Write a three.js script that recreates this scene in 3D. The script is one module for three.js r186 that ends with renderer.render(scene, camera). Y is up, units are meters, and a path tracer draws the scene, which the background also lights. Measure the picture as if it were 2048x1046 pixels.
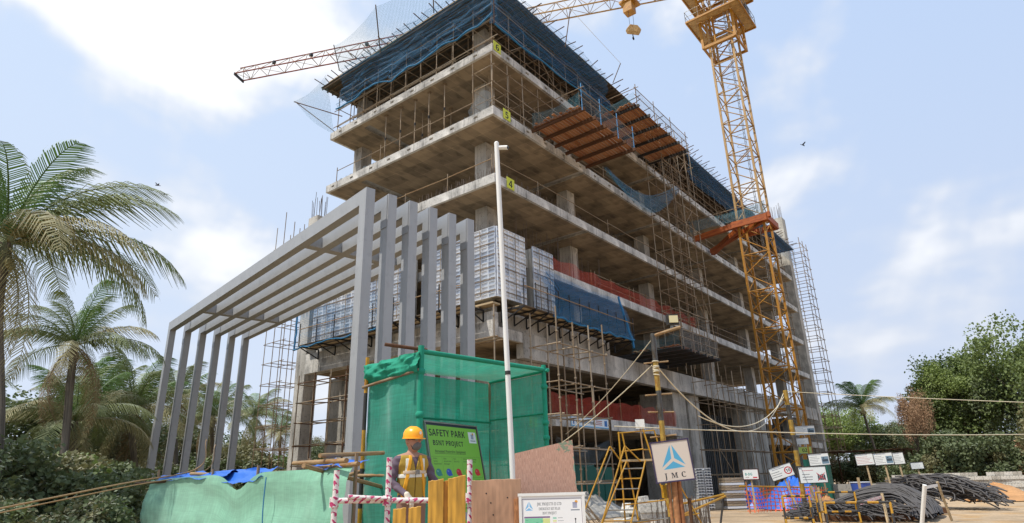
import * as THREE from 'three';
// ---------------------------------------------------------------- camera, sky, sun, exposure
const W = 1024, H = 523;
const camera = new THREE.PerspectiveCamera(45.51, W / H, 0.1, 3000);
camera.position.set(-21.943, 1.6, 18.107);
{
  const yaw = 0.9079, pit = 0.3383, c = camera.position;
  camera.lookAt(c.x + Math.sin(yaw) * Math.cos(pit), c.y + Math.sin(pit), c.z - Math.cos(yaw) * Math.cos(pit));
  camera.rotateZ(-0.0279);
}
const scene = new THREE.Scene();
const renderer = new THREE.WebGLRenderer({ antialias: true });
renderer.setSize(W, H);
renderer.toneMapping = THREE.LinearToneMapping;
renderer.toneMappingExposure = 1.15;
renderer.shadowMap.enabled = true;
const V = (x, y, z) => new THREE.Vector3(x, y, z);
const SUN = V(-0.919, 2.41, -0.561).normalize();
const sun = new THREE.DirectionalLight(new THREE.Color().setRGB(1, 0.94, 0.84), 3.9);
sun.position.copy(SUN).multiplyScalar(120); sun.target.position.set(10, 8, 0);
sun.castShadow = true; sun.shadow.radius = 1; sun.shadow.mapSize.set(4096, 4096);
Object.assign(sun.shadow.camera, { left: -80, right: 80, top: 80, bottom: -80, near: 1, far: 300 });
scene.add(sun, sun.target);
// ---------------------------------------------------------------- random numbers and noise
function rng(s) { return () => { s |= 0; s = s + 0x6D2B79F5 | 0; let t = Math.imul(s ^ s >>> 15, 1 | s); t = t + Math.imul(t ^ t >>> 7, 61 | t) ^ t; return ((t ^ t >>> 14) >>> 0) / 4294967296; }; }
const R = rng(77);
const rr = (a, b) => a + (b - a) * R();
const mix = (a, b, t) => a + (b - a) * t, clamp = (x, a = 0, b = 1) => Math.min(b, Math.max(a, x)), sst = (a, b, x) => { const t = clamp((x - a) / (b - a)); return t * t * (3 - 2 * t); };
const lat = new Float32Array(65536); { const r = rng(5); for (let i = 0; i < 65536; i++) lat[i] = r(); }
function vn(x, y, px, py = px, s = 0) {
  const xi = Math.floor(x), yi = Math.floor(y); let fx = x - xi, fy = y - yi; fx = fx * fx * (3 - 2 * fx); fy = fy * fy * (3 - 2 * fy);
  const m = (a, p) => ((a % p) + p) % p, h = (a, b) => lat[(m(a, px) * 131 + m(b, py) * 311 + s * 7919) & 65535];
  return mix(mix(h(xi, yi), h(xi + 1, yi), fx), mix(h(xi, yi + 1), h(xi + 1, yi + 1), fx), fy);
}
function fbm(u, v, px, py = px, oct = 5, s = 0) { let a = 0.5, t = 0, n = 0; for (let i = 0; i < oct; i++) { t += a * vn(u * px, v * py, px, py, s + i); n += a; a *= 0.5; px *= 2; py *= 2; } return t / n; }
// ---------------------------------------------------------------- sky: hazy tropical noon with loose cumulus
{
  const w = 1536, h = 768, d = new Float32Array(w * h * 4);
  const blobs = [[0.203, 0.578, -0.79, 0.10, 0.95], [0.16, 0.60, -0.78, 0.10, 0.8], [0.323, 0.617, -0.717, 0.13, 1.35], [0.37, 0.575, -0.73, 0.09, 1.2], [0.30, 0.70, -0.64, 0.14, 1.2], [0.427, 0.337, -0.839, 0.075, 0.85], [0.36, 0.325, -0.87, 0.06, 0.7], [0.735, 0.625, -0.261, 0.085, 1.0], [0.69, 0.69, -0.22, 0.08, 0.85], [0.889, 0.438, -0.134, 0.10, 0.75], [0.875, 0.38, -0.22, 0.10, 0.7], [0.947, 0.32, -0.038, 0.11, 0.8], [0.402, 0.242, -0.883, 0.10, 0.5], [0.956, 0.255, -0.143, 0.12, 0.5]];
  const { sin, cos, PI } = Math;
  const n3 = (x, y, z, f, s) => { // cheap 3-d value noise from three planes
    return (vn(x * f + z * f * 0.37 + 91, y * f + 40, 4096, 4096, s) + vn(y * f + x * f * 0.31 + 17, z * f + 63, 4096, 4096, s + 3) + vn(z * f - y * f * 0.29 + 55, x * f + 21, 4096, 4096, s + 5)) / 3;
  };
  for (let j = 0; j < h; j++) for (let i = 0; i < w; i++) {
    const el = ((j + 0.5) / h - 0.5) * PI, az = ((i + 0.5) / w - 0.5) * 2 * PI;
    const x = cos(el) * cos(az), y = sin(el), z = cos(el) * sin(az);
    const t = clamp(y), k = (j * w + i) * 4;
    const up = Math.pow(t, 0.65), sunw = Math.pow(clamp(x * SUN.x + y * SUN.y + z * SUN.z), 6);
    let r = mix(0.60, 0.40, up) + 0.22 * sunw, g = mix(0.65, 0.56, up) + 0.20 * sunw, b = mix(0.76, 0.84, up) + 0.12 * sunw;
    // thin veil towards the sun's side of the sky
    const veil = sst(-0.9, 0.75, -0.62 * x - 0.78 * z); r = mix(r, 0.76, veil * 0.30); g = mix(g, 0.86, veil * 0.30); b = mix(b, 0.98, veil * 0.30);
    if (y > -0.02) {
      const wx = n3(x, y, z, 6, 40) - 0.5, wz = n3(z, x, y, 6, 45) - 0.5;
      let n = 0, a = 0.5; for (let o = 0, f = 7; o < 7; o++, f *= 2.1, a *= 0.56) n += a * n3(x + wx * 0.16, y * 1.9 + wz * 0.1, z + wz * 0.16, f, o * 11);
      n = n / 1.11 - 0.5;
      let c = -0.55 + 0.5 * sst(0.42, 0.64, n3(x, y, z, 2.6, 77));
      for (const [bx, by, bz, s, a2] of blobs) { const q = (x - bx) ** 2 * 0.7 + ((y - by) * 1.35) ** 2 + (z - bz) ** 2 * 0.7; c += a2 * 0.78 * Math.exp(-q / (s * s)); }
      const cov = sst(-0.15, 0.75, c + n * 6.0), den = sst(0.1, 1.3, c + n * 5);
      const cl = mix(0.78, 0.99, den);
      const aC = cov * sst(-0.02, 0.14, y) * (0.45 + 0.45 * den);
      r = mix(r, cl * 0.985, aC); g = mix(g, cl * 0.995, aC); b = mix(b, cl * 1.02, aC);
    } else { r = 0.52; g = 0.50; b = 0.46; }
    d[k] = r; d[k + 1] = g; d[k + 2] = b; d[k + 3] = 1;
  }
  const sky = new THREE.DataTexture(d, w, h, THREE.RGBAFormat, THREE.FloatType);
  sky.mapping = THREE.EquirectangularReflectionMapping; sky.magFilter = THREE.LinearFilter; sky.minFilter = THREE.LinearFilter; sky.needsUpdate = true;
  scene.background = sky; scene.environment = sky; scene.environmentIntensity = 1;
}
// ---------------------------------------------------------------- textures and materials
function tex(n, m, fn, srgb = true) {
  const d = new Uint8Array(n * m * 4);
  for (let j = 0; j < m; j++) for (let i = 0; i < n; i++) { const c = fn((i + 0.5) / n, (j + 0.5) / m), k = (j * n + i) * 4; d[k] = clamp(c[0]) * 255; d[k + 1] = clamp(c[1]) * 255; d[k + 2] = clamp(c[2]) * 255; d[k + 3] = c.length > 3 ? clamp(c[3]) * 255 : 255; }
  const t = new THREE.DataTexture(d, n, m); t.wrapS = t.wrapT = THREE.RepeatWrapping; t.magFilter = THREE.LinearFilter; t.minFilter = THREE.LinearMipmapLinearFilter; t.generateMipmaps = true;
  if (srgb) t.colorSpace = THREE.SRGBColorSpace; t.needsUpdate = true; return t;
}
const std = (o) => { const m = new THREE.MeshStandardMaterial({ roughness: 0.85, metalness: 0, ...o }); return m; };
const rgb = (r, g, b) => new THREE.Color().setRGB(r, g, b, THREE.SRGBColorSpace);
const T = {};
T.conc = tex(512, 512, (u, v) => { // weathered concrete: mottling, rain streaks, pits
  const a = fbm(u, v, 4, 4, 6, 1), s = fbm(u, v, 48, 3, 3, 9), p = fbm(u, v, 64, 64, 2, 20), d = sst(0.56, 0.72, fbm(u, v, 10, 3, 4, 30));
  const l = 0.68 + (a - 0.5) * 0.30 + (s - 0.5) * 0.08 - d * 0.09 - sst(0.7, 0.8, p) * 0.12; return [l * 1.0, l * 0.975, l * 0.93];
});
T.edge = tex(512, 512, (u, v) => { // slab edges: pale cement skin with dark run-off stains and honeycomb spots
  const a = fbm(u, v, 6, 6, 6, 401), s = sst(0.5, 0.8, fbm(u, v, 40, 5, 4, 405)), d = sst(0.48, 0.74, fbm(u, v, 9, 7, 5, 409)), p = sst(0.66, 0.76, fbm(u, v, 70, 60, 2, 413));
  const l = 0.80 + (a - 0.5) * 0.26 - s * 0.13 - d * 0.10 - p * 0.09; return [l, l * 0.985, l * 0.955];
});
T.concB = tex(512, 512, (u, v) => { const a = fbm(u, v, 8, 8, 6, 41), p = fbm(u, v, 64, 64, 2, 44); const l = 0.5 + (a - 0.5) * 0.8 - sst(0.66, 0.8, p) * 0.4; return [l, l, l]; }, false);
T.soff = tex(512, 512, (u, v) => { // 4.8 m of slab soffit: imprints of shutter sheets and leaked grout
  const a = fbm(u, v, 5, 5, 6, 51), st = sst(0.52, 0.75, fbm(u, v, 7, 11, 4, 55));
  const cell = vn(Math.floor(u * 4), Math.floor(v * 8), 4, 8, 61);
  const lx = Math.abs((u * 4) % 1 - 0.5), ly = Math.abs((v * 8) % 1 - 0.5);
  const line = Math.max(sst(0.487, 0.497, lx), sst(0.473, 0.492, ly)) * sst(0.3, 0.6, fbm(u, v, 9, 9, 2, 70));
  const l = 0.54 + (a - 0.5) * 0.24 + (cell - 0.5) * 0.10 - st * 0.08 + line * 0.15; return [l * 1.05, l * 0.93, l * 0.77];
});
T.sand = tex(512, 512, (u, v) => { const a = fbm(u, v, 6, 6, 6, 81), p = fbm(u, v, 90, 90, 2, 84), q = sst(0.55, 0.75, fbm(u, v, 5, 5, 4, 88)); const l = 0.82 + (a - 0.5) * 0.24 + (p - 0.5) * 0.14; return [l, l * (0.905 - q * 0.05), l * (0.775 - q * 0.12)]; });
T.ply = tex(256, 512, (u, v) => { const g = fbm(u, v, 40, 3, 4, 101), a = fbm(u, v, 5, 3, 5, 103), w = Math.sin((u * 9 + fbm(u, v, 4, 2, 3, 105) * 6) * 6.283) * 0.5; const l = 0.72 + (g - 0.5) * 0.22 + (a - 0.5) * 0.24 + w * 0.03; return [l, l * 0.86, l * 0.745]; });
T.plank = tex(256, 256, (u, v) => { const g = fbm(u, v, 4, 40, 4, 121), a = fbm(u, v, 4, 4, 4, 123); const l = 0.84 + (g - 0.5) * 0.36 + (a - 0.5) * 0.24; return [l, l, l]; });
T.steel = tex(256, 256, (u, v) => { const a = fbm(u, v, 8, 8, 5, 141), r = sst(0.55, 0.7, fbm(u, v, 10, 10, 4, 143)); const l = 0.74 + (a - 0.5) * 0.3; return [l * (1 - r * 0.12), l * (0.97 - r * 0.22), l * (0.92 - r * 0.34)]; });
T.paint = tex(256, 256, (u, v) => { const a = fbm(u, v, 6, 6, 5, 161), s = fbm(u, v, 40, 2, 3, 163), c = sst(0.64, 0.72, fbm(u, v, 20, 14, 4, 165)); const l = 0.95 + (a - 0.5) * 0.06 + (s - 0.5) * 0.03 - c * 0.03; return [l, l * 0.995, l * 0.985]; });
T.leaf = tex(128, 128, (u, v) => { const a = fbm(u, v, 6, 6, 4, 181); const l = 0.92 + (a - 0.5) * 0.3; return [l, l, l * 0.95]; });
function gridAlpha(n, lw, seed, wob) { // knotted net: cords on a square grid, cords of uneven width
  const k = 8; return tex(n, n, (u, v) => { const w1 = (fbm(u, v, 6, 6, 3, seed) - 0.5) * wob, w2 = (fbm(u, v, 6, 6, 3, seed + 9) - 0.5) * wob; const x = Math.abs(((u + w1) * k % 1 + 1) % 1 - 0.5), y = Math.abs(((v + w2) * k % 1 + 1) % 1 - 0.5); const a = Math.max(1 - sst(lw * 0.7, lw, x), 1 - sst(lw * 0.7, lw, y)); return [a, a, a]; }, false);
}
T.net = gridAlpha(256, 0.065, 201, 0.03); T.netF = gridAlpha(256, 0.068, 211, 0.05); T.netR = gridAlpha(256, 0.11, 215, 0.03); T.mesh = gridAlpha(256, 0.14, 221, 0.0);
T.weave = tex(256, 256, (u, v) => { const a = fbm(u, v, 60, 4, 3, 231), b = fbm(u, v, 4, 60, 3, 233), c = fbm(u, v, 4, 4, 4, 235); const l = 0.88 + (a - 0.5) * 0.10 + (b - 0.5) * 0.10 + (c - 0.5) * 0.16; return [l, l, l]; });
T.weaveA = tex(256, 256, (u, v) => { const a = fbm(u, v, 60, 4, 3, 231), b = fbm(u, v, 4, 60, 3, 233), c = fbm(u, v, 5, 5, 4, 237); const l = 0.86 + (a - 0.5) * 0.12 + (b - 0.5) * 0.12 + (c - 0.5) * 0.16; return [l, l, l]; }, false);
T.tape = tex(256, 256, (u, v) => { const n = fbm(u, v, 5, 5, 4, 251), m = fbm(u, v, 8, 8, 3, 255), t = (((u + v * 3) + (n - 0.5) * 0.9) % 1 + 1) % 1; const k = 0.93 + (m - 0.5) * 0.16; return t < 0.36 && m > 0.36 ? [0.76 * k, 0.20 * k, 0.42 * k] : [0.93 * k, 0.89 * k, 0.87 * k]; });
T.bark = tex(128, 256, (u, v) => { const r = Math.abs((v * 16) % 1 - 0.5) * 2, a = fbm(u, v, 8, 24, 4, 261); const l = 0.42 + (a - 0.5) * 0.35 - sst(0.8, 1, r) * 0.14; return [l, l * 0.93, l * 0.83]; });
const M = {
  conc: std({ map: T.conc, bumpMap: T.concB, bumpScale: 0.012, roughness: 0.92 }),
  concD: std({ map: T.conc, color: rgb(0.98, 0.98, 0.97), bumpMap: T.concB, bumpScale: 0.012, roughness: 0.95 }),
  concL: std({ map: T.edge, color: rgb(1.0, 1.0, 1.0), bumpMap: T.concB, bumpScale: 0.015, roughness: 0.95 }),
  soff: std({ map: T.soff, roughness: 0.95 }),
  sand: std({ map: T.sand, color: rgb(0.86, 0.83, 0.79), roughness: 1, bumpMap: T.concB, bumpScale: 0.02, vertexColors: true }),
  perg: std({ map: T.paint, color: rgb(0.655, 0.665, 0.68), roughness: 0.5, metalness: 0.1 }),
  pergCover: std({ map: T.paint, color: rgb(0.63, 0.645, 0.67), roughness: 0.45, metalness: 0.15 }),
  pipe: std({ map: T.steel, color: rgb(0.76, 0.69, 0.60), roughness: 0.6, metalness: 0.25 }),
  pipeL: std({ map: T.steel, color: rgb(0.86, 0.81, 0.74), roughness: 0.55, metalness: 0.25 }),
  pipeD: std({ map: T.steel, color: rgb(0.73, 0.65, 0.56), roughness: 0.65, metalness: 0.25 }),
  rust: std({ map: T.steel, color: rgb(0.50, 0.36, 0.26), roughness: 0.85, metalness: 0.15 }),
  rebar: std({ color: rgb(0.40, 0.35, 0.31), roughness: 0.75, metalness: 0.3 }),
  black: std({ color: rgb(0.10, 0.10, 0.11), roughness: 0.55 }),
  crane: std({ map: T.steel, color: rgb(0.90, 0.66, 0.18), roughness: 0.55 }),
  craneP: std({ map: T.steel, color: rgb(0.93, 0.78, 0.52), roughness: 0.6 }),
  jibRed: std({ map: T.steel, color: rgb(0.78, 0.42, 0.36), roughness: 0.6 }),
  jibPale: std({ map: T.steel, color: rgb(0.86, 0.78, 0.70), roughness: 0.6 }),
  strut: std({ map: T.steel, color: rgb(0.86, 0.46, 0.18), roughness: 0.6 }),
  alu: std({ map: T.paint, color: rgb(0.90, 0.92, 0.95), roughness: 0.45, metalness: 0.15 }),
  plankO: std({ map: T.plank, color: rgb(0.82, 0.57, 0.38), roughness: 0.85 }),
  plankO2: std({ map: T.plank, color: rgb(0.74, 0.48, 0.30), roughness: 0.85 }),
  plankP: std({ map: T.plank, color: rgb(0.84, 0.74, 0.58), roughness: 0.85 }),
  plankY: std({ map: T.plank, color: rgb(0.95, 0.71, 0.25), roughness: 0.6 }),
  plankY2: std({ map: T.plank, color: rgb(0.86, 0.60, 0.20), roughness: 0.6 }),
  deck: std({ map: T.plank, color: rgb(0.42, 0.40, 0.36), roughness: 0.9 }),
  joist: std({ map: T.plank, color: rgb(0.46, 0.40, 0.33), roughness: 0.9 }),
  ply: std({ map: T.ply, color: rgb(0.96, 0.88, 0.82), roughness: 0.85 }),
  plyR: std({ map: T.ply, color: rgb(0.86, 0.70, 0.64), roughness: 0.85 }),
  bamboo: std({ map: T.steel, color: rgb(0.80, 0.68, 0.52), roughness: 0.7 }),
  bambooD: std({ map: T.steel, color: rgb(0.50, 0.40, 0.32), roughness: 0.7 }),
  blueNet: std({ color: rgb(0.17, 0.45, 0.62), roughness: 0.8, alphaMap: T.net, transparent: true, side: THREE.DoubleSide }),
  blueNetF: std({ color: rgb(0.17, 0.45, 0.62), roughness: 0.8, alphaMap: T.netF, transparent: true, side: THREE.DoubleSide }),
  tealNet: std({ color: rgb(0.30, 0.52, 0.58), roughness: 0.8, alphaMap: T.net, transparent: true, side: THREE.DoubleSide }),
  blueRope: std({ color: rgb(0.14, 0.43, 0.60), roughness: 0.75 }),
  greyNet: std({ color: rgb(0.42, 0.47, 0.50), roughness: 0.8, alphaMap: T.netF, transparent: true, side: THREE.DoubleSide }),
  redMesh: std({ color: rgb(0.74, 0.27, 0.19), roughness: 0.7, alphaMap: T.netR, transparent: true, side: THREE.DoubleSide }),
  orangeMesh: std({ color: rgb(0.90, 0.42, 0.24), roughness: 0.7, alphaMap: T.mesh, transparent: true, side: THREE.DoubleSide }),
  green: new THREE.MeshPhysicalMaterial({ map: T.weave, color: rgb(0.17, 0.71, 0.60), roughness: 1, transmission: 0.55, thickness: 0, alphaMap: T.weaveA, transparent: true, side: THREE.DoubleSide }),
  greenF: new THREE.MeshPhysicalMaterial({ map: T.weave, color: rgb(0.56, 0.81, 0.69), roughness: 1, transmission: 0.25, thickness: 0, side: THREE.DoubleSide }),
  greenR: std({ map: T.weave, color: rgb(0.13, 0.62, 0.50), roughness: 0.9, side: THREE.DoubleSide }),
  tarp: std({ color: rgb(0.16, 0.40, 0.76), roughness: 0.45, side: THREE.DoubleSide }),
  tape: std({ map: T.tape, roughness: 0.5 }),
  yellow: std({ map: T.steel, color: rgb(0.93, 0.72, 0.16), roughness: 0.5 }),
  dark: std({ map: T.steel, color: rgb(0.26, 0.26, 0.27), roughness: 0.6 }),
  white: std({ map: T.paint, color: rgb(0.93, 0.93, 0.92), roughness: 0.45 }),
  galv: std({ map: T.steel, color: rgb(0.74, 0.76, 0.78), roughness: 0.4, metalness: 0.5 }),
  rope: std({ color: rgb(0.82, 0.78, 0.68), roughness: 0.9 }),
  sheet: std({ map: T.steel, color: rgb(0.34, 0.37, 0.40), roughness: 0.6, metalness: 0.2 }),
  block: std({ map: T.edge, color: rgb(1, 1, 0.99), roughness: 0.95 }),
};
// ---------------------------------------------------------------- building helpers
const names = {};
const numbered = (n) => { names[n] = (names[n] ?? -1) + 1; return names[n] ? `${n}_${String(names[n]).padStart(3, '0')}` : n; };
function tag(o, label, category, group, kind) { Object.assign(o.userData, label ? { label } : {}, category ? { category } : {}, group ? { group } : {}, kind ? { kind } : {}); return o; }
function thing(name, label, category, group) { const o = new THREE.Group(); o.name = numbered(name); scene.add(o); return tag(o, label, category, group, 'thing'); }
function sub(parent, name) { const o = new THREE.Group(); o.name = name; parent.add(o); return o; }
function put(parent, name, geo, mat) { const m = new THREE.Mesh(geo, mat); m.name = parent === scene ? numbered(name) : name; m.castShadow = m.receiveShadow = true; parent.add(m); return m; }
const UBOX = new THREE.BoxGeometry(1, 1, 1), UCYL = new THREE.CylinderGeometry(1, 1, 1, 7, 1), UCYL12 = new THREE.CylinderGeometry(1, 1, 1, 14, 1);
const Y1 = V(0, 1, 0), v3 = (a) => Array.isArray(a) ? V(...a) : a;
function bar(parent, name, a, b, r, mat, geo = UCYL) { a = v3(a); b = v3(b); const d = b.clone().sub(a), l = d.length(), m = put(parent, name, geo, mat); m.position.copy(a).addScaledVector(d, 0.5); m.quaternion.setFromUnitVectors(Y1, d.divideScalar(l)); m.scale.set(r, l, r); return m; }
function beam(parent, name, a, b, w, h, mat) { a = v3(a); b = v3(b); const d = b.clone().sub(a), l = d.length(); d.divideScalar(l); const s = V(0, 1, 0).cross(d); if (s.lengthSq() < 1e-4) s.set(1, 0, 0); s.normalize(); const u = d.clone().cross(s); const m = put(parent, name, UBOX, mat); m.position.copy(a).addScaledVector(d, l / 2); m.quaternion.setFromRotationMatrix(new THREE.Matrix4().makeBasis(s, u, d)); m.scale.set(w, h, l); return m; }
function blk(parent, name, x, y, z, w, h, d, mat, ry = 0) { const m = put(parent, name, UBOX, mat); m.position.set(x, y, z); m.scale.set(w, h, d); m.rotation.y = ry; return m; }
class Acc { // merges many boxes, bars and quads into one geometry with uv in tiles
  constructor(tile = 1) { this.p = []; this.n = []; this.u = []; this.i = []; this.t = tile; this.M = null; }
  v(p, n, u, w) { if (this.M) { p = p.clone().applyMatrix4(this.M); n = n.clone().transformDirection(this.M); } this.p.push(p.x, p.y, p.z); this.n.push(n.x, n.y, n.z); this.u.push(u, w); return this.p.length / 3 - 1; }
  quad(a, b, c, d, uv = [[0, 0], [1, 0], [1, 1], [0, 1]]) { const n = b.clone().sub(a).cross(d.clone().sub(a)).normalize(), k = [a, b, c, d].map((q, j) => this.v(q, n, ...uv[j])); this.i.push(k[0], k[1], k[2], k[0], k[2], k[3]); return this; }
  box(x0, x1, y0, y1, z0, z1) {
    const t = this.t, q = (pts, n, ax, ay) => { const k = pts.map((c) => this.v(V(...c), V(...n), c[ax] / t, c[ay] / t)); this.i.push(k[0], k[1], k[2], k[0], k[2], k[3]); };
    q([[x1, y0, z1], [x1, y0, z0], [x1, y1, z0], [x1, y1, z1]], [1, 0, 0], 2, 1); q([[x0, y0, z0], [x0, y0, z1], [x0, y1, z1], [x0, y1, z0]], [-1, 0, 0], 2, 1);
    q([[x0, y1, z1], [x1, y1, z1], [x1, y1, z0], [x0, y1, z0]], [0, 1, 0], 0, 2); q([[x0, y0, z0], [x1, y0, z0], [x1, y0, z1], [x0, y0, z1]], [0, -1, 0], 0, 2);
    q([[x0, y0, z1], [x1, y0, z1], [x1, y1, z1], [x0, y1, z1]], [0, 0, 1], 0, 1); q([[x1, y0, z0], [x0, y0, z0], [x0, y1, z0], [x1, y1, z0]], [0, 0, -1], 0, 1); return this;
  }
  bar(a, b, r, s = 5, r2 = r) { a = v3(a); b = v3(b); const d = b.clone().sub(a), l = d.length(); d.divideScalar(l); const e = Math.abs(d.y) > 0.9 ? V(1, 0, 0) : V(0, 1, 0), x = e.cross(d).normalize(), y = d.clone().cross(x), k = []; for (let j = 0; j <= s; j++) { const t = j / s * 6.28319, n = x.clone().multiplyScalar(Math.cos(t)).addScaledVector(y, Math.sin(t)); k.push([this.v(a.clone().addScaledVector(n, r), n, j / s, 0), this.v(b.clone().addScaledVector(n, r2), n, j / s, l)]); } for (let j = 0; j < s; j++) this.i.push(k[j][0], k[j + 1][0], k[j + 1][1], k[j][0], k[j + 1][1], k[j][1]); return this; }
  path(pts, r, s = 5) { for (let i = 0; i + 1 < pts.length; i++) this.bar(pts[i], pts[i + 1], r, s); return this; }
  geo() { const g = new THREE.BufferGeometry(); g.setAttribute('position', new THREE.Float32BufferAttribute(this.p, 3)); g.setAttribute('normal', new THREE.Float32BufferAttribute(this.n, 3)); g.setAttribute('uv', new THREE.Float32BufferAttribute(this.u, 2)); g.setIndex(this.i); return g; }
}
const boxG = (x0, x1, y0, y1, z0, z1, t = 4) => new Acc(t).box(x0, x1, y0, y1, z0, z1).geo();
function cloth(parent, name, fn, nu, nv, mat, su = 1, sv = 1) { // sheet through fn(u,v)
  const p = [], uv = [], ix = []; for (let j = 0; j <= nv; j++) for (let i = 0; i <= nu; i++) { const q = fn(i / nu, j / nv); p.push(q[0], q[1], q[2]); uv.push(i / nu * su, j / nv * sv); if (i < nu && j < nv) { const a = j * (nu + 1) + i; ix.push(a, a + 1, a + nu + 2, a, a + nu + 2, a + nu + 1); } }
  const g = new THREE.BufferGeometry(); g.setAttribute('position', new THREE.Float32BufferAttribute(p, 3)); g.setAttribute('uv', new THREE.Float32BufferAttribute(uv, 2)); g.setIndex(ix); g.computeVertexNormals(); return put(parent, name, g, mat);
}
const tubeG = (pts, r, seg = 24, rad = 6) => new THREE.TubeGeometry(new THREE.CatmullRomCurve3(pts.map(v3)), seg, r, rad);
function cat(a, b, sag, n = 14) { a = v3(a); b = v3(b); return Array.from({ length: n + 1 }, (_, i) => { const t = i / n, p = a.clone().lerp(b, t); p.y -= sag * 4 * t * (1 - t); return p; }); }
function canvasTex(w, h, draw) { const c = document.createElement('canvas'); c.width = w; c.height = h; draw(c.getContext('2d'), w, h); const t = new THREE.CanvasTexture(c); t.colorSpace = THREE.SRGBColorSpace; return t; }
// ---------------------------------------------------------------- ground
{
  const n = 120, p = [], uv = [], c = [], ix = [];
  const ax = (i) => { const t = i / n * 2 - 1; return Math.sign(t) * Math.pow(Math.abs(t), 3) * 900; };
  for (let j = 0; j <= n; j++) for (let i = 0; i <= n; i++) {
    const x = ax(i) + 6, z = ax(j) + 8; p.push(x, (fbm(x / 64 + 9, z / 64 + 9, 16, 16, 4, 3) - 0.5) * 0.12 * (x > -12 ? 1 : 0.4) - 0.03, z); uv.push(x / 5, z / 5);
    const k = 0.86 + (fbm(x / 90 + 7, z / 90 + 5, 12, 12, 4, 17) - 0.5) * 0.5, soil = sst(-3, -9, z) * sst(2, -4, x); c.push(k * mix(1, 0.5, soil), k * mix(1, 0.5, soil), k * mix(1, 0.42, soil));
    if (i < n && j < n) { const a = j * (n + 1) + i; ix.push(a, a + n + 1, a + n + 2, a, a + n + 2, a + 1); }
  }
  const g = new THREE.BufferGeometry(); g.setAttribute('position', new THREE.Float32BufferAttribute(p, 3)); g.setAttribute('uv', new THREE.Float32BufferAttribute(uv, 2)); g.setAttribute('color', new THREE.Float32BufferAttribute(c, 3)); g.setIndex(ix); g.computeVertexNormals();
  const m = put(scene, 'ground', g, M.sand); m.userData.kind = 'structure';
}
// ---------------------------------------------------------------- the concrete frame
const LV = (k) => 15.93 + 4 * (k - 4), LX = 57.3, LZ = -14.53;
const COLX = [2.4, 10.7, 21.7, 32.7, 43.7, 54.4];
const building = thing('concrete_building', 'unfinished multi-storey concrete frame with open floor slabs and bare columns', 'building');
function slab(y0, y1, x0, pockets, LX = 57.3) { // thick slab: upper plate, lower plates split by slots, edge band with tie pockets
  const g = new Acc(4), e = 0.16, yt = y0 + 0.16;
  g.box(x0 + e, LX - e, yt, y1, LZ + e, -e);
  const cx = [x0 + e, ...[8.6, 19.65, 30.7, 41.7, 52.4].filter((x) => x > x0 + 1 && x < LX - 1), LX - e];
  for (let i = 0; i + 1 < cx.length; i++) { const a = i ? cx[i] + 0.55 : cx[i]; g.box(a, cx[i + 1], y0 + 0.022, yt, -4.2, -e); g.box(a, cx[i + 1], y0 + 0.022, yt, -11.0, -4.2); }
  g.box(x0 + e, x0 + 0.55, y0 + 0.022, yt, -11.6, -11.0); g.box(x0 + 4.4, LX - e, y0 + 0.022, yt, -11.6, -11.0); g.box(x0 + e, LX - e, y0 + 0.022, yt, LZ + e, -11.6);
  for (let i = 1; i + 1 < cx.length; i++) g.box(cx[i], cx[i] + 0.55, y0 + 0.022, yt, -11.0, -4.2);
  const s = put(building, 'floor_slab', g.geo(), M.conc);
  const f = new Acc(4.8); // shutter-faced soffit skin
  for (let i = 0; i + 1 < cx.length; i++) f.box(i ? cx[i] + 0.55 : cx[i], cx[i + 1], y0, y0 + 0.02, -4.2, -e - 0.003);
  f.box(x0 + e, LX - e, y0, y0 + 0.02, -11.0, -4.2); f.box(x0 + e, 0.55 + x0, y0, y0 + 0.02, -11.6, -11.0); f.box(x0 + 4.4, LX - e, y0, y0 + 0.02, -11.6, -11.0); f.box(x0 + e, LX - e, y0, y0 + 0.02, LZ + e, -11.6);
  put(s, 'soffit', f.geo(), M.soff);
  const b = new Acc(4), band = (len, bx) => { // bx(u0,u1,y0,y1)
    bx(0, len, y0, y0 + 0.19); bx(0, len, y0 + 0.33, y1); let u = 0; if (pockets) for (let q = 1.1; q < len - 0.6; q += 1.62 + 0.35 * R()) { bx(u, q, y0 + 0.19, y0 + 0.33); u = q + 0.3; } bx(u, len, y0 + 0.19, y0 + 0.33);
  };
  band(-LZ, (u0, u1, a, c) => b.box(x0, x0 + e, a, c, -u1, -u0)); band(LX - x0 - e, (u0, u1, a, c) => b.box(x0 + e + u0, x0 + e + u1, a, c, -e, 0)); b.box(LX - e, LX, y0, y1, LZ, -e); b.box(x0 + e, LX - e, y0, y1, LZ, LZ + e);
  put(s, 'slab_edge', b.geo(), M.concL);
}
slab(4.13, 4.72, 4.42, false, 19.5); slab(4.13, 4.72, 40, false); slab(LV(2), LV(2) + 0.5, 0.15, false); slab(LV(3), LV(3) + 0.5, 0.3, false);
for (const k of [4, 5, 6]) slab(LV(k), LV(k) + 0.5, 0, k > 4);
for (let k = 2; k <= 6; k++) COLX.forEach((x, i) => { for (const z of [-2.65, -14.0]) if (!(k === 2 && z > -5 && i === 0)) put(building, 'column', boxG(x - 0.42, x + 0.46, LV(k) + 0.5, k === 6 ? 27.95 : LV(k + 1), z - 0.42, z + 0.42), M.conc); });
for (const [a, b] of [[1.9, 4.4], [19.62, 21.7], [22.1, 24.2], [34.4, 36.6], [37.0, 39.4], [50, 53.5]]) put(building, 'column', boxG(a, b, -0.2, 7.2, -3.0, -0.5), M.concD);
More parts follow.
